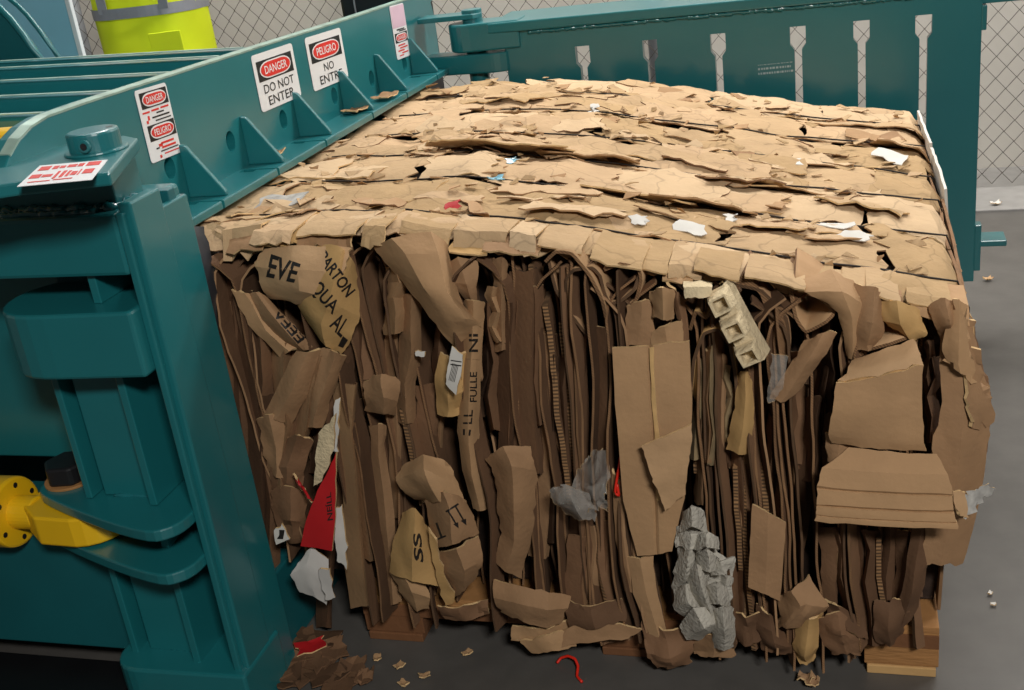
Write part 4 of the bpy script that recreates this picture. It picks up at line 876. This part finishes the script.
for i in range(70):
    x, y = rr.uniform(-1.26, .14), rr.choice([rr.uniform(1.96, 3.38), rr.choice(WY) + rr.gauss(0, .02)]); NT += 1
    s = rr.uniform(.02, .055)
    top_piece(x, y, s * rr.uniform(1.0, 2.6), s * rr.uniform(.4, .9), rr.gauss(0, .5), rr.choice(TOPS + [CB[1], CB[2]]), rr.uniform(.006, .014), (rr.uniform(-.008, .010), rr.uniform(-.008, .014)), rr.uniform(-.002, .006), .006, .0025, 'board_scrap', seed=NT * 1.91)
# loose flakes and curled liner shreds, uncountable
fl = bmesh.new()
for i in range(260):
    x, y = rr.uniform(-1.24, .15), rr.choice([rr.uniform(1.96, 3.40), rr.choice(WY) + rr.gauss(0, .02)])
    s, rt = rr.uniform(.006, .022), rr.uniform(-.9, .9); z = ztop(x, y) + rr.uniform(.008, .016)
    ca_, sa_ = math.cos(rt), math.sin(rt); asp = rr.uniform(.25, .7); tz = [rr.uniform(-.003, .010) for _ in range(4)]
    q = [(-1, -asp), (rr.uniform(.5, 1), -asp * rr.uniform(.3, 1)), (1, asp), (-rr.uniform(.4, 1), asp)]
    vs_ = [fl.verts.new((x + (a * ca_ - b * sa_) * s, y + (a * sa_ + b * ca_) * s, z + t)) for (a, b), t in zip(q, tz)]
    wv = [fl.verts.new(v.co - Vector((0, 0, .0018))) for v in vs_]
    m_ = rr.randrange(4)
    for f in [vs_, wv[::-1]] + [[vs_[k], wv[k], wv[(k + 1) % 4], vs_[(k + 1) % 4]] for k in range(4)]: fl.faces.new(f).material_index = m_
bmesh.ops.recalc_face_normals(fl, faces=fl.faces)
link('liner_flakes', fl, [TOPS[3], TOPS[0], TOPS[1], CB[1]], bale, kind='stuff')
# raised flaps over dark gaps
def lifted(px, py, sx, sy, h, rot=0, m=0, lab=None):
    z = .9
    for _ in range(25): p = onz(px, py, z); z = .5 * z + .5 * zt(p.x)
    global NT; NT += 1
    top_piece(p.x, p.y, sx, sy, rot, TOPS[m], h * .42, (0, -h * .75), h * .3 * -1, .012, .0035, 'raised_flap', seed=NT * 2.3, label=lab)
lifted(505, 152, .34, .14, .045, -.10, 0, 'lifted sheet over a dark hollow')
lifted(590, 158, .22, .12, .03, .1, 1); lifted(705, 208, .20, .10, .035, -.12, 1); lifted(740, 186, .16, .08, .03, .2, 3); lifted(640, 196, .25, .10, .025, -.1, 0); lifted(575, 216, .2, .09, .03, .05, 2)
lifted(330, 175, .24, .10, .02, .03, 2); lifted(310, 225, .3, .09, .02, -.02, 2); lifted(700, 168, .15, .07, .03, -.2, 0); lifted(860, 210, .18, .08, .03, -.2, 1); lifted(470, 175, .16, .07, .02, .3, 1); lifted(905, 150, .15, .1, .03, -.5, 0)
for px, py, sx, sy, rot in [(575, 95, .14, .09, .5), (650, 105, .14, .08, -.3), (740, 110, .12, .07, -.4), (500, 92, .16, .1, .1), (860, 118, .2, .07, -.3), (800, 116, .12, .06, .2), (545, 96, .12, .08, -.2)]:
    NT += 1; p = ony(px, py, 3.40); top_piece(max(-1.1, p.x), 3.395, sx, sy, rot, TOPS[NT % 4], .004, (rr.uniform(-.015, .015), .012), .006, .012, .0035, 'raised_flap', seed=NT * 1.1)
# smooth boards bent over the front top edge
def over(px0, px1, py, dz, m=0, ly=0):
    yo, zo, sk_ = (U(-.022, .012), U(-.008, .008), U(-.02, .02)) if ly == 0 else (0, 0, 0)
    a, b = ony(px0, py, 1.93), ony(px1, py, 1.93); G = []; global NT; NT += 1
    n = max(5, int((b.x - a.x) / .014)); tl = U(-.35, .35)
    for i in range(n + 1):
        u = i / n; x = lerp(a.x, b.x, u); r_ = []
        dr = max(.006, dz * (1 + .8 * tl * (u - .5) + .45 * N3(u * 4, NT) + .25 * N3(u * 17, NT)))
        yc = 1.93 + yo + sk_ * (u - .5) + .012 * N3(x * 7, ly, 3) + .008 * N3(x * 40, NT) - .006 * ly; zc = ztop(x, 1.97) + .008 + zo - .007 * ly + .006 * (abs(N3(x * 12, NT)) - .2)
        for j in range(4): r_.append(Vector((x, lerp(2.02 + .015 * N3(u * 6, NT), yc, j / 3), lerp(ztop(x, 2.02) + .006 - .004 * ly, zc, j / 3))))
        for j in range(1, 4): t = j / 3; r_.append(Vector((x + .006 * N3(u * 3, t, NT), yc - (.022 + .012 * N3(x * 5, NT)) * t ** .8 - .004 * N3(u * 9, t * 4, NT), zc - dr * t)))
        G.append(r_)
    link('edge_board', sheet_bm(G, .004), [TOPS[m] if ly == 0 else CB[m], EDGE3], bale)
for k_ in range(24):
    p0_ = lerp(226, 930, k_ / 24) + U(-12, 12); w_ = U(25, 60)
    if any(a < p0_ + w_ * .6 < b for a, b in ((370, 450), (540, 655), (690, 870))): continue
    over(p0_, p0_ + w_, 236 + (p0_ - 236) * .075, U(.008, .028), random.choice((0, 1, 2, 5)), random.choice((1, 2, 3)))
x_ = 226
while x_ < 950:
    w_ = U(22, 62); 
    over(x_, min(x_ + w_, 958), 236 + (x_ - 236) * .075, random.choice((.006, .008, .012, .018, .03, .05)) if not (545 < x_ < 650) else .008, random.choice((0, 1, 1, 2, 3)), 0); x_ += w_ + U(-10, 10)
# white board edge standing along the right side of the top
for rows, m_, lab in [([(.188, 3.36, .79), (.192, 3.15, .79), (.198, 2.98, .785)], WPAP, 'white board edge along the right side'), ([(.197, 2.95, .785), (.203, 2.75, .78), (.205, 2.60, .775)], WPAP, None), ([(.200, 2.62, .765), (.200, 2.3, .765), (.196, 2.02, .755)], CB[3], None)]:
    P = refine([Vector(p) for p in rows], 6, True)
    G = [[p + Vector((0, 0, (.030 if m_ is WPAP else .012) + .008 * N3(p.y * 30, 2))), p + Vector((.006, 0, -.06)), p + Vector((.004, 0, -.22))] for p in P]
    link('side_board', sheet_bm(G, .006), [m_, WPAP if m_ is WPAP else EDGE], bale, label=lab)
for i in range(5):
    y0, y1 = 1.99 + .29 * i, 2.27 + .29 * i
    G = [[Vector((.188 - .085 * max(0, .45 - z) + .012 * N3(y * 4, z * 5, 3 + i) + .004 * (i % 2), y, z)) for z in (.125, .25, .4, .55, .68, .775)] for y in (y0, lerp(y0, y1, .25), lerp(y0, y1, .5), lerp(y0, y1, .75), y1)]
    link('side_board', sheet_bm(G, .006), [CB[1 + i % 3], EDGE], bale)
# baling wires
for y in WY:
    L_ = []
    for i in range(31):
        x = lerp(-1.215, .185, i / 30); L_.append(Vector((x, y + .006 * N3(x * 3, y), ztop(max(-1.21, x), y) + .0145)))
    L_ += [Vector((.205, y, .74)), Vector((.20, y, .45)), Vector((.165, y, .15)), Vector((.15, y, .1185)), Vector((-.5, y, .1185)), Vector((-1.19, y, .1185)), Vector((-1.222, y, .3)), Vector((-1.226, y, .8)), L_[0].copy()]
    tube('baling_wire', L_, .0021, WIRE, bale, 6)
# small litter lying on the bale
def on_top(px, py):
    z = .9
    for _ in range(25): p = onz(px, py, z); z = .5 * z + .5 * ztop(p.x, max(1.94, min(3.4, p.y)))
    return p
def bit(nm, px, py, sx, sy, rot, m, lab, cat='scrap', h=.016, group=None):
    global NT; NT += 1
    p = on_top(px, py); o = top_piece(p.x, p.y, sx, sy, rot, m, h, (.004, .006), .004, .006, .002, nm, None, NT * 1.7, edge=m)
    return tag(o, lab, cat, group)
bit('white_paper_strip', 835, 233, .06, .028, -.35, WPAP, 'left piece of the torn white paper strip near the right end of the bale top', 'paper')
bit('white_paper_strip', 856, 243, .06, .026, -.45, WPAP, 'right piece of the torn white paper strip near the right end of the bale top', 'paper')
bit('white_paper_scrap', 731, 225, .022, .03, .1, WPAP, 'small bright white scrap right of centre on the bale top', 'paper')
bit('white_paper_scrap', 640, 228, .03, .024, .3, WPAP, 'small white scrap near the front edge in the middle of the bale top', 'paper')
bit('white_paper_scrap', 595, 114, .018, .03, .1, WPAP, 'small white scrap near the far edge of the bale top', 'paper')
bit('white_paper_scrap', 690, 236, .06, .035, -.3, WPAP, 'creased white paper sheet near the front edge left of the pulp tray', 'paper')
bit('newsprint_scrap', 283, 206, .10, .045, .1, GPAP, 'grey speckled newsprint scrap near the left end of the bale top', 'paper')
bit('white_paper_scrap', 797, 168, .02, .05, .0, WPAP, 'narrow white scrap at a far wire on the right of the bale top', 'paper')
bit('white_paper_scrap', 890, 162, .08, .05, -.5, WPAP, 'pale torn paper near the far right corner of the bale top', 'paper')
bit('blue_grey_scrap', 497, 185, .03, .02, .4, BLUEP, 'tiny blue grey scrap beside a wire left of centre on the bale top', 'scrap')
bit('blue_grey_scrap', 512, 164, .02, .015, .4, BLUEP, 'tiny blue grey scrap in the hollow under the lifted sheet', 'scrap', .008)
bit('red_marked_scrap', 452, 214, .035, .012, .6, REDC, 'thin red scrap lying near the front left of the bale top', 'scrap')
# grey plastic sheet hanging in the baler mouth
G = patch_grid([[(168, 236, .08), (184, 228, .10), (204, 226, .04)], [(176, 262, .08), (196, 258, .10), (214, 268, .04)], [(190, 320, .08), (206, 318, .09), (218, 330, .04)], [(206, 400, .06), (216, 402, .06), (222, 404, .03)]], 5, True, True, .006, .003, 77)
tag(link('grey_plastic_sheet', sheet_bm(G, .003), [GREYP, GREYP]), 'dark grey plastic sheet hanging in the gap between the teal post and the bale', 'plastic sheet')

# ================================================================ pallet
pal = empty('wooden_pallet', (-.44, 2.7, 0), 'wooden pallet on the grey floor under the cardboard bale', 'pallet')
for y in (1.945, 2.25, 2.6, 2.95, 3.3): box('deck_board', -1.06, .16, y, y + .13, .095, .115, WOOD, pal, .002)
for x0_, x1_ in ((-1.06, -.92), (-.52, -.38), (.02, .16)):
    for y in (1.945, 2.62, 3.29): box('pallet_block', x0_, x1_, y, y + .14, .02, .095, WOODD if x1_ < -.2 else WOOD, pal, .002)
    box('bottom_runner', x0_ + .005, x1_ - .005, 1.94, 3.43, .0, .020, WOODD if x1_ < -.2 else WOODL, pal, .002)
box('end_stringer', -1.06, .16, 1.943, 1.965, .065, .096, WOODD, pal, .001)  # painted darker for the shade under the bale

# ================================================================ worker in a hi-vis vest, standing behind the baler
def loft(name, rings, m, parent, n=28, mats=None, cap=True):
    bm = bmesh.new(); R = []
    for (cx_, cy_, cz_, rx, ry) in rings:
        R.append([bm.verts.new((cx_ + rx * math.copysign(abs(math.cos(2 * math.pi * k / n)) ** .8, math.cos(2 * math.pi * k / n)), cy_ + ry * math.copysign(abs(math.sin(2 * math.pi * k / n)) ** .8, math.sin(2 * math.pi * k / n)), cz_)) for k in range(n)])
    for i in range(len(R) - 1):
        for k in range(n): bm.faces.new((R[i][k], R[i][(k + 1) % n], R[i + 1][(k + 1) % n], R[i + 1][k]))
    if cap: bm.faces.new(R[0][::-1]); bm.faces.new(R[-1])
    bmesh.ops.recalc_face_normals(bm, faces=bm.faces)
    return bm
px_, py_ = -2.93, 4.62
per = empty('person', (px_, py_, 0), 'person in a bright yellow hi-vis vest standing with back turned behind the baler', 'person')
def skin_body(name, V, Ed, rad, m, parent, sub=2):
    me = bpy.data.meshes.new(name); me.from_pydata([Vector(v) for v in V], Ed, []); o = bpy.data.objects.new(name, me); COL.objects.link(o)
    md = o.modifiers.new('s', 'SKIN'); 
    for i, r_ in enumerate(rad): me.skin_vertices[0].data[i].radius = r_ if isinstance(r_, tuple) else (r_, r_)
    me.skin_vertices[0].data[0].use_root = True
    o.modifiers.new('u', 'SUBSURF').levels = sub
    bpy.context.view_layer.update(); dg = bpy.context.evaluated_depsgraph_get()
    nm = bpy.data.meshes.new_from_object(o.evaluated_get(dg), depsgraph=dg)
    o.modifiers.clear(); o.data = nm; nm.materials.clear(); nm.materials.append(m)
    for p in nm.polygons: p.use_smooth = True
    o.parent = parent; return o
V = [(0, 0, .95), (0, .0, 1.12), (0, .01, 1.30), (0, .0, 1.46), (0, .01, 1.53), (0, .02, 1.60), (0, .02, 1.70), (0, .02, 1.76)]
Ed = [(i, i + 1) for i in range(7)]; rad = [(.15, .11), (.14, .10), (.17, .11), (.12, .09), (.055, .055), (.07, .085), (.08, .1), (.05, .07)]
def chain(start, L):
    p = start
    for v, r_ in L:
        V.append(v); rad.append(r_); Ed.append((p, len(V) - 1)); p = len(V) - 1
    return p
for s in (-1, 1):
    chain(0, [((s * .10, 0, .88), .095), ((s * .105, -.01, .50), .062), ((s * .105, .02, .28), .055), ((s * .105, .03, .09), .042), ((s * .115, .16, .04), (.045, .035))])
    w_ = chain(3, [((s * .19, 0, 1.43), .065), ((s * .21, .10, 1.24), .045), ((s * .13, .24, 1.36), .034), ((s * .10, .29, 1.42), .028), ((s * .09, .31, 1.46), (.036, .02))])
    for k in range(4): chain(w_, [((s * (.065 + .014 * k), .325, 1.50), .009), ((s * (.065 + .014 * k), .335, 1.525 + .005 * (k in (1, 2))), .008), ((s * (.065 + .014 * k), .325, 1.545), .007)])
    chain(w_, [((s * .055, .30, 1.465), .010), ((s * .045, .30, 1.49), .008)])
skin_body('body', V, Ed, rad, SKIN, per)
bm = loft('vest', [(px_ - .02, py_, z, rx * .94, ry) for z, rx, ry in [(.86, .262, .185), (.9, .263, .186), (1.0, .26, .18), (1.1, .262, .176), (1.2, .270, .172), (1.32, .272, .168), (1.42, .25, .15), (1.47, .18, .12), (1.50, .10, .085)]], HIVIS, per, 40)
for v in bm.verts:
    q = v.co * 7; v.co += Vector((N3(q.x, q.y, q.z * .5), N3(q.x + 4, q.y, q.z * .5) * 1.6, 0)) * .012
ve = link('hi_vis_vest', bm, HIVIS, per, smooth=True)
bm = bmesh.new()
def band(bm, z0, z1, off):
    n = 48; R = []
    for z in (z0, z1):
        rx, ry = (.250 + off, .178 + off)
        R.append([bm.verts.new((px_ - .02 + rx * math.copysign(abs(math.cos(2 * math.pi * k / n)) ** .8, math.cos(2 * math.pi * k / n)), py_ + ry * math.copysign(abs(math.sin(2 * math.pi * k / n)) ** .8, math.sin(2 * math.pi * k / n)), z)) for k in range(n)])
    for k in range(n): bm.faces.new((R[0][k], R[0][(k + 1) % n], R[1][(k + 1) % n], R[1][k]))
band(bm, 1.20, 1.245, .008)
link('waist_stripe', bm, STRIPE, ve)
for sx in (-.15, .15):
    bm = bmesh.new(); L = []
    for z in (1.225, 1.28, 1.34, 1.40, 1.45): L.append((px_ + sx, py_ - .178 * (1 - (abs(sx) / .27) ** 2.4) ** .42 - .012 + max(0, z - 1.36) * .35, z))
    for dxx in (0,):
        for a, b in zip(L[:-1], L[1:]): add_poly_prism(bm, [(a[0] - .022, a[1], a[2]), (a[0] + .022, a[1], a[2]), (b[0] + .022, b[1], b[2]), (b[0] - .022, b[1], b[2])], (0, .004, 0))
    link('shoulder_stripe', bm, STRIPE, ve)
bm = bmesh.new(); add_poly_prism(bm, [(px_ + .06, py_ - .192, 1.0), (px_ + .20, py_ - .165, 1.0), (px_ + .20, py_ - .170, 1.13), (px_ + .06, py_ - .196, 1.13)], (0, .006, 0)); bevel(bm, .002); link('vest_pocket', bm, HIVIS, ve)
bm = bmesh.new(); add_tube(bm, [(px_, py_, .97), (px_, py_, .86)], [.19, .185], 24)
for s in (-1, 1): add_tube(bm, [(px_ + s * .095, py_, .90), (px_ + s * .105, py_ - .01, .5), (px_ + s * .105, py_ + .02, .28), (px_ + s * .105, py_ + .03, .07)], [.115, .085, .08, .075], 16)
link('trousers', bm, NAVY, per, smooth=True)
for s in (-1, 1):
    bm = bmesh.new(); add_tube(bm, [(px_ + s * .108, py_ - .08, .05), (px_ + s * .108, py_ - .04, .055), (px_ + s * .11, py_ + .06, .055), (px_ + s * .115, py_ + .16, .045), (px_ + s * .117, py_ + .21, .04)], [.035, .052, .055, .05, .03], 14)
    for v in bm.verts: v.co.z = max(v.co.z, .0)
    link('boot', bm, BOOT, per, smooth=True)
bm = bmesh.new(); bmesh.ops.create_uvsphere(bm, u_segments=20, v_segments=12, radius=1)
for v in bm.verts: v.co = Vector((px_ + v.co.x * .092, py_ + .008 + v.co.y * .108, 1.705 + v.co.z * .115))
bmesh.ops.delete(bm, geom=[v for v in bm.verts if v.co.z < 1.62 or (v.co.y > py_ + .06 and v.co.z < 1.74)], context='VERTS')
link('hair', bm, HAIR, per, smooth=True)

# dark cabinet behind the beam
cab = empty('dark_cabinet', (-1.87, 4.70, 0), 'black cabinet standing behind the end of the teal beam in front of the fence', 'cabinet')
box('body', -2.04, -1.70, 4.6, 4.80, .06, 1.72, DARK, cab, .01)
box('plinth', -2.0, -1.73, 4.63, 4.78, 0, .06, BLK, cab, .003)
box('door', -2.025, -1.715, 4.585, 4.6, .10, 1.69, DARK, cab, .004)
box('edge_strip', -1.972, -1.966, 4.580, 4.586, .3, 1.6, POST, cab, .001, label='thin pale edge strip')

# ================================================================ litter
rg = random.Random(21)
def scrap(name, c, s, rot, m, label, cat, group=None, lift=.015, base=None, edge=EDGE3):
    n = 5; G = []
    for i in range(n):
        r_ = []
        for j in range(n):
            u, v = i / (n - 1) - .5, j / (n - 1) - .5
            u += rg.uniform(-.09, .09); v += rg.uniform(-.09, .09)
            x, y = u * s * 1.4, v * s
            r_.append(Vector((c[0] + x * math.cos(rot) - y * math.sin(rot), c[1] + x * math.sin(rot) + y * math.cos(rot), c[2] + .004 + lift * (abs(u) * 1.2 + abs(v) * .6) * (1 if (i + j) % 3 else .55) + rg.uniform(0, .3) * lift)))
        G.append(r_)
    return tag(link(name, sheet_bm(G, .003), [m, edge]), label, cat, group)
sp = [(285, 672, .07), (300, 652, .08), (318, 645, .07), (333, 655, .06), (308, 676, .07), (330, 680, .06), (352, 672, .05), (345, 684, .07), (290, 684, .05), (365, 682, .035), (322, 664, .06), (276, 664, .05)]
for i, (x, y, s) in enumerate(sp):
    p = onz(x, y, 0)
    scrap('cardboard_scrap', (p.x, p.y, 0), s, rg.uniform(0, 6), CB[(3, 4, 6)[i % 3]], 'small torn brown scrap in the litter on the dark floor between baler foot and pallet', 'scrap', 'cardboard scraps on the floor', .016, None, CB[4])
p = onz(312, 650, 0.014); scrap('red_paper_scrap', (p.x, p.y, .016), .045, .6, REDC, 'dark red paper scrap lying among the brown floor scraps by the baler foot', 'scrap', None, .008)
for i, (x, y) in enumerate([(400, 668), (404, 686), (468, 655), (425, 678), (378, 660)]):
    p = onz(x, y, 0); scrap('cardboard_crumb', (p.x, p.y, 0), .016, rg.uniform(0, 6), CB[1], 'tiny tan crumb of board on the dark floor in front of the pallet', 'scrap', 'crumbs on the floor in front of the pallet', .006)
for i, (x, y) in enumerate([(806, 684), (813, 688)]):
    p = onz(x, y, 0); scrap('curled_scrap', (p.x, p.y, 0), .022, i * 1.2, CB[2], 'small curled brown scrap on the floor below the middle of the bale', 'scrap', 'curled scraps below the bale', .02)
for i, (x, y) in enumerate([(993, 606), (990, 595)]):
    p = onz(x, y, 0); scrap('white_crumb', (p.x, p.y, 0), .008, i, WPAP, 'tiny white speck of paper on the open floor right of the pallet', 'scrap', 'white specks right of the pallet', .003)
p = onz(996, 205, .012); scrap('pale_scrap', (p.x, p.y, .012), .028, .4, WPAP, 'pale scrap lying on the light strip at the foot of the fence', 'scrap', None, .012)
p = onz(988, 281, 0); scrap('tan_scrap', (p.x, p.y, 0), .022, .4, CB[0], 'tan scrap alone on the floor below the corner of the open door', 'scrap', None, .012)
for (x, y, s, lab) in [(268, 158, .045, 'curled brown scrap on the beam flange below the DO NOT ENTER sign'), (356, 113, .05, 'brown scrap on the beam flange below the NO ENTRE sign'), (399, 98, .055, 'flat brown scrap on the beam flange nearest the door hinge'), (254, 160, .035, 'dark curled scrap on the beam flange at the left end of the row')]:
    p = onz(x, y, 1.008); scrap('cardboard_scrap', (max(min(p.x, -1.285), -1.32), p.y, 1.007), s, 1.4, CB[2], lab, 'scrap', None, .012)
# red plastic strap on the floor
P = [onz(x, y, z) for x, y, z in [(557, 663, .004), (561, 658, .012), (568, 656, .02), (575, 659, .02), (578, 666, .012), (577, 676, .004), (582, 682, .004)]]
tag(tube('red_strap', refine(P, 4, True), .0032, REDP, n=6), 'curled red plastic strap on the floor in front of the pallet', 'strap')

# ================================================================ light
def area(name, loc, sx, sy, power, col=(1, .96, .9), target=None, spread=180):
    l = bpy.data.lights.new(name, 'AREA'); l.shape = 'RECTANGLE'; l.size = sx; l.size_y = sy; l.energy = power; l.color = col; l.spread = math.radians(spread)
    o = bpy.data.objects.new(name, l); COL.objects.link(o); o.location = loc
    d = (Vector(target) - Vector(loc)) if target else Vector((0, 0, -1))
    o.rotation_euler = d.to_track_quat('-Z', 'Y').to_euler(); return o
area('bay_and_fill_light', (.2, 4.3, 4.2), 2.4, .7, 172, (1, .98, .95))
area('bay_and_fill_light', (3.2, 4.9, 3.6), 1.8, .5, 120, (1, .98, .95))
area('bay_and_fill_light', (-2.9, 4.3, 4.2), 2.0, .6, 110, (1, .98, .95))
area('bay_and_fill_light', (1.1, -1.2, 3.1), .7, .35, 122, (1, .98, .95), (-.4, 2.2, .75))  # added front fill aimed at the bale face, not a real bay lamp
w = bpy.data.worlds.new('world'); scn.world = w; w.use_nodes = True
bg = w.node_tree.nodes['Background']; bg.inputs[0].default_value = (1, .98, .95, 1); bg.inputs[1].default_value = .045
vs = scn.view_settings
scn.display_settings.display_device = 'sRGB'
vs.view_transform = 'Standard'; vs.look = 'None'; vs.gamma = 1; vs.exposure = 0; vs.use_curve_mapping = False
